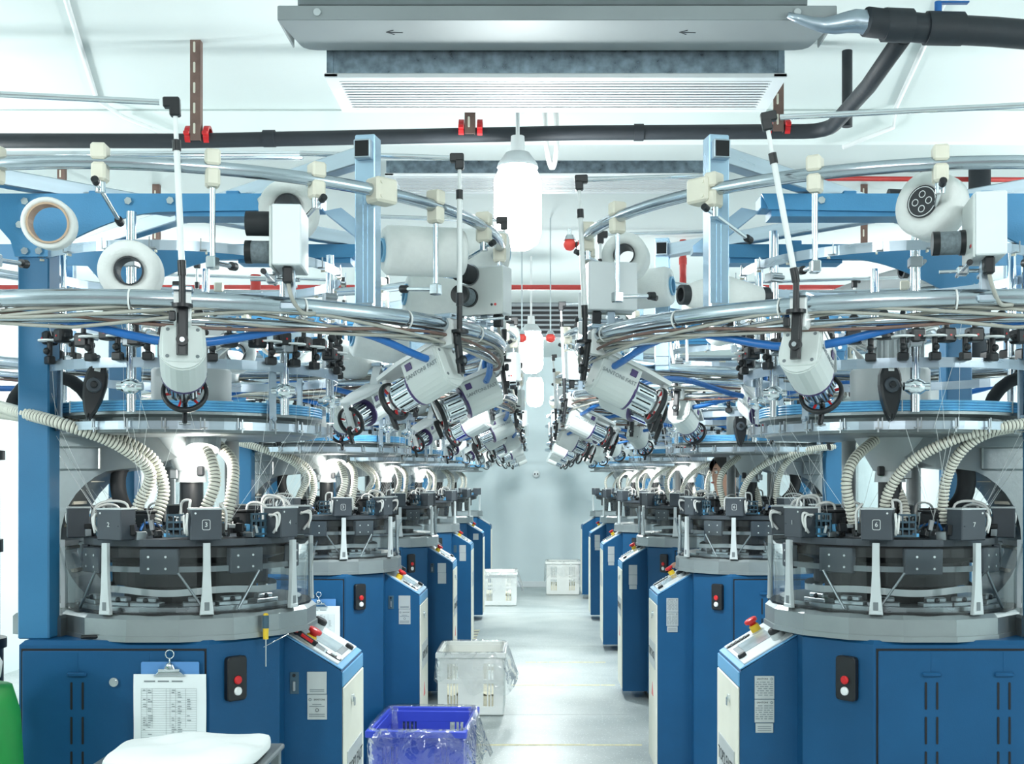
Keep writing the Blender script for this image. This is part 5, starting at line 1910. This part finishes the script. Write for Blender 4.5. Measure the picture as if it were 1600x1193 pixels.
# ------------------------------------------------------------------ the worker behind the second right machine
def person(x, y, rz, label):
    t = thing('person', (x, y, 0), label, 'person', rz=rz)
    # facing +x; one continuous figure grown from a skeleton
    J = [((0, 0, .93), .15, .115), ((0, 0, 1.12), .145, .11), ((0, 0, 1.30), .165, .115), ((.005, 0, 1.40), .09, .075), ((.02, 0, 1.46), .052, .055),
         ((.035, 0, 1.54), .075, .085), ((.045, 0, 1.62), .078, .095), ((.035, 0, 1.69), .05, .06)]
    V = [j[0] for j in J]
    RAD = [(j[2], j[1]) for j in J]
    E = [(i, i + 1) for i in range(len(J) - 1)]

    def chain(root, pts):
        p = root
        for co, r in pts:
            V.append(co); RAD.append((r, r)); E.append((p, len(V) - 1)); p = len(V) - 1
    for s_ in (1, -1):
        chain(0, [((0, s_ * .09, .86), .10), ((.01, s_ * .095, .68), .08), ((.015, s_ * .10, .48), .06), ((0, s_ * .10, .28), .05), ((-.01, s_ * .10, .09), .038), ((.04, s_ * .105, .04), .036), ((.13, s_ * .11, .03), .03)])
        chain(2, [((0, s_ * .17, 1.345), .058), ((-.01, s_ * .215, 1.22), .05), ((.0, s_ * .225, 1.07), .042), ((.10, s_ * .20, 1.02), .036), ((.21, s_ * .16, 1.03), .027), ((.25, s_ * .15, 1.035), .03)])
    # nose
    me = bpy.data.meshes.new('body_skeleton')
    me.from_pydata(V, E, [])
    o = bpy.data.objects.new('body_source', me)
    COL.objects.link(o)
    md = o.modifiers.new('skin', 'SKIN')
    sub = o.modifiers.new('sub', 'SUBSURF'); sub.levels = 2; sub.render_levels = 2
    sk = me.skin_vertices[0].data
    for i, r in enumerate(RAD):
        sk[i].radius = r
    sk[0].use_root = True
    dg = bpy.context.evaluated_depsgraph_get()
    dg.update()
    me2 = bpy.data.meshes.new_from_object(o.evaluated_get(dg))
    bpy.data.objects.remove(o)
    me2.name = 'body'
    me2.materials.clear()
    for n in ('skin', 'jacket', 'trousers', 'black'):
        me2.materials.append(MATS[n])
    for v in me2.vertices:      # brow, nose and chin pushed out of the front of the head
        c = v.co
        if c.z > 1.47 and c.x > .06:
            d = math.exp(-((c.y / .016) ** 2) - ((c.z - 1.585) / .022) ** 2)
            c.x += .026 * d
            d = math.exp(-((c.y / .03) ** 2) - ((c.z - 1.512) / .02) ** 2)
            c.x += .012 * d
            for yy in (-.032, .032):
                d = math.exp(-(((c.y - yy) / .016) ** 2) - ((c.z - 1.612) / .012) ** 2)
                c.x -= .010 * d
    for pl in me2.polygons:
        pl.use_smooth = True
        c = pl.center
        hand = c.x > .17 and .9 < c.z < 1.15
        pl.material_index = 0 if (c.z > 1.445 or hand) else 1 if c.z > .88 else 2 if c.z > .075 else 3
    obj('body', me2, t)
    for s_ in (1, -1):
        q = MB('eye_white', 'black'); q.ball((.118, s_ * .032, 1.612), .0105, 10, 8); q.ball((.127, s_ * .032, 1.611), .0045, 8, 6, m=1); obj('eye', q.mesh('eye'), t)
        q = MB('hair'); q.box(.122, .130, s_ * .032 - .016, s_ * .032 + .016, 1.630, 1.636, .002); obj('eyebrow', q.mesh('eyebrow'), t)
        q = MB('skin'); q.ball((.03, s_ * .078, 1.60), .024, 10, 8, sc=(.7, .35, 1.15)); obj('ear', q.mesh('ear'), t)
        for f, (dy, dz, ln) in enumerate(((-.03, .004, .055), (-.011, .006, .064), (.009, .005, .06), (.027, .0, .048))):
            q = MB('skin'); q.tube(catmull([(.265, s_ * (.15) + dy, 1.035 + dz), (.265 + ln * .6, s_ * .15 + dy, 1.032 + dz), (.265 + ln, s_ * .15 + dy, 1.012 + dz)], 4), .008, 8); obj('finger', q.mesh('finger'), t)
        q = MB('skin'); q.tube(catmull([(.235, s_ * .15 - s_ * .025, 1.03), (.265, s_ * .15 - s_ * .048, 1.025), (.29, s_ * .15 - s_ * .05, 1.015)], 4), .009, 8); obj('thumb', q.mesh('thumb'), t)
    q = MB('lip'); q.ball((.124, 0, 1.548), .02, 10, 6, sc=(.35, 1, .3)); obj('mouth', q.mesh('mouth'), t)
    q = MB('hair')
    n = 22
    v, fs = [], []
    for k in range(8):
        el = R(-28 + 118 * k / 7)
        for i in range(n):
            az = 2 * pi * i / n
            front = max(0, cos(az))
            e2 = max(el, R(38) * front ** 2 + R(-28) * (1 - front ** 2)) if k < 5 else el
            v.append((.036 + .104 * cos(e2) * cos(az), .089 * cos(e2) * sin(az), 1.628 + .103 * sin(e2)))
    fs = [(k * n + i, k * n + (i + 1) % n, (k + 1) * n + (i + 1) % n, (k + 1) * n + i) for k in range(7) for i in range(n)]
    q.add(v, fs, 0, True)
    obj('hair', q.mesh('hair'), t)
    return t


person(1.20, 7.42, R(205), 'person with short black hair standing behind the second right machine')
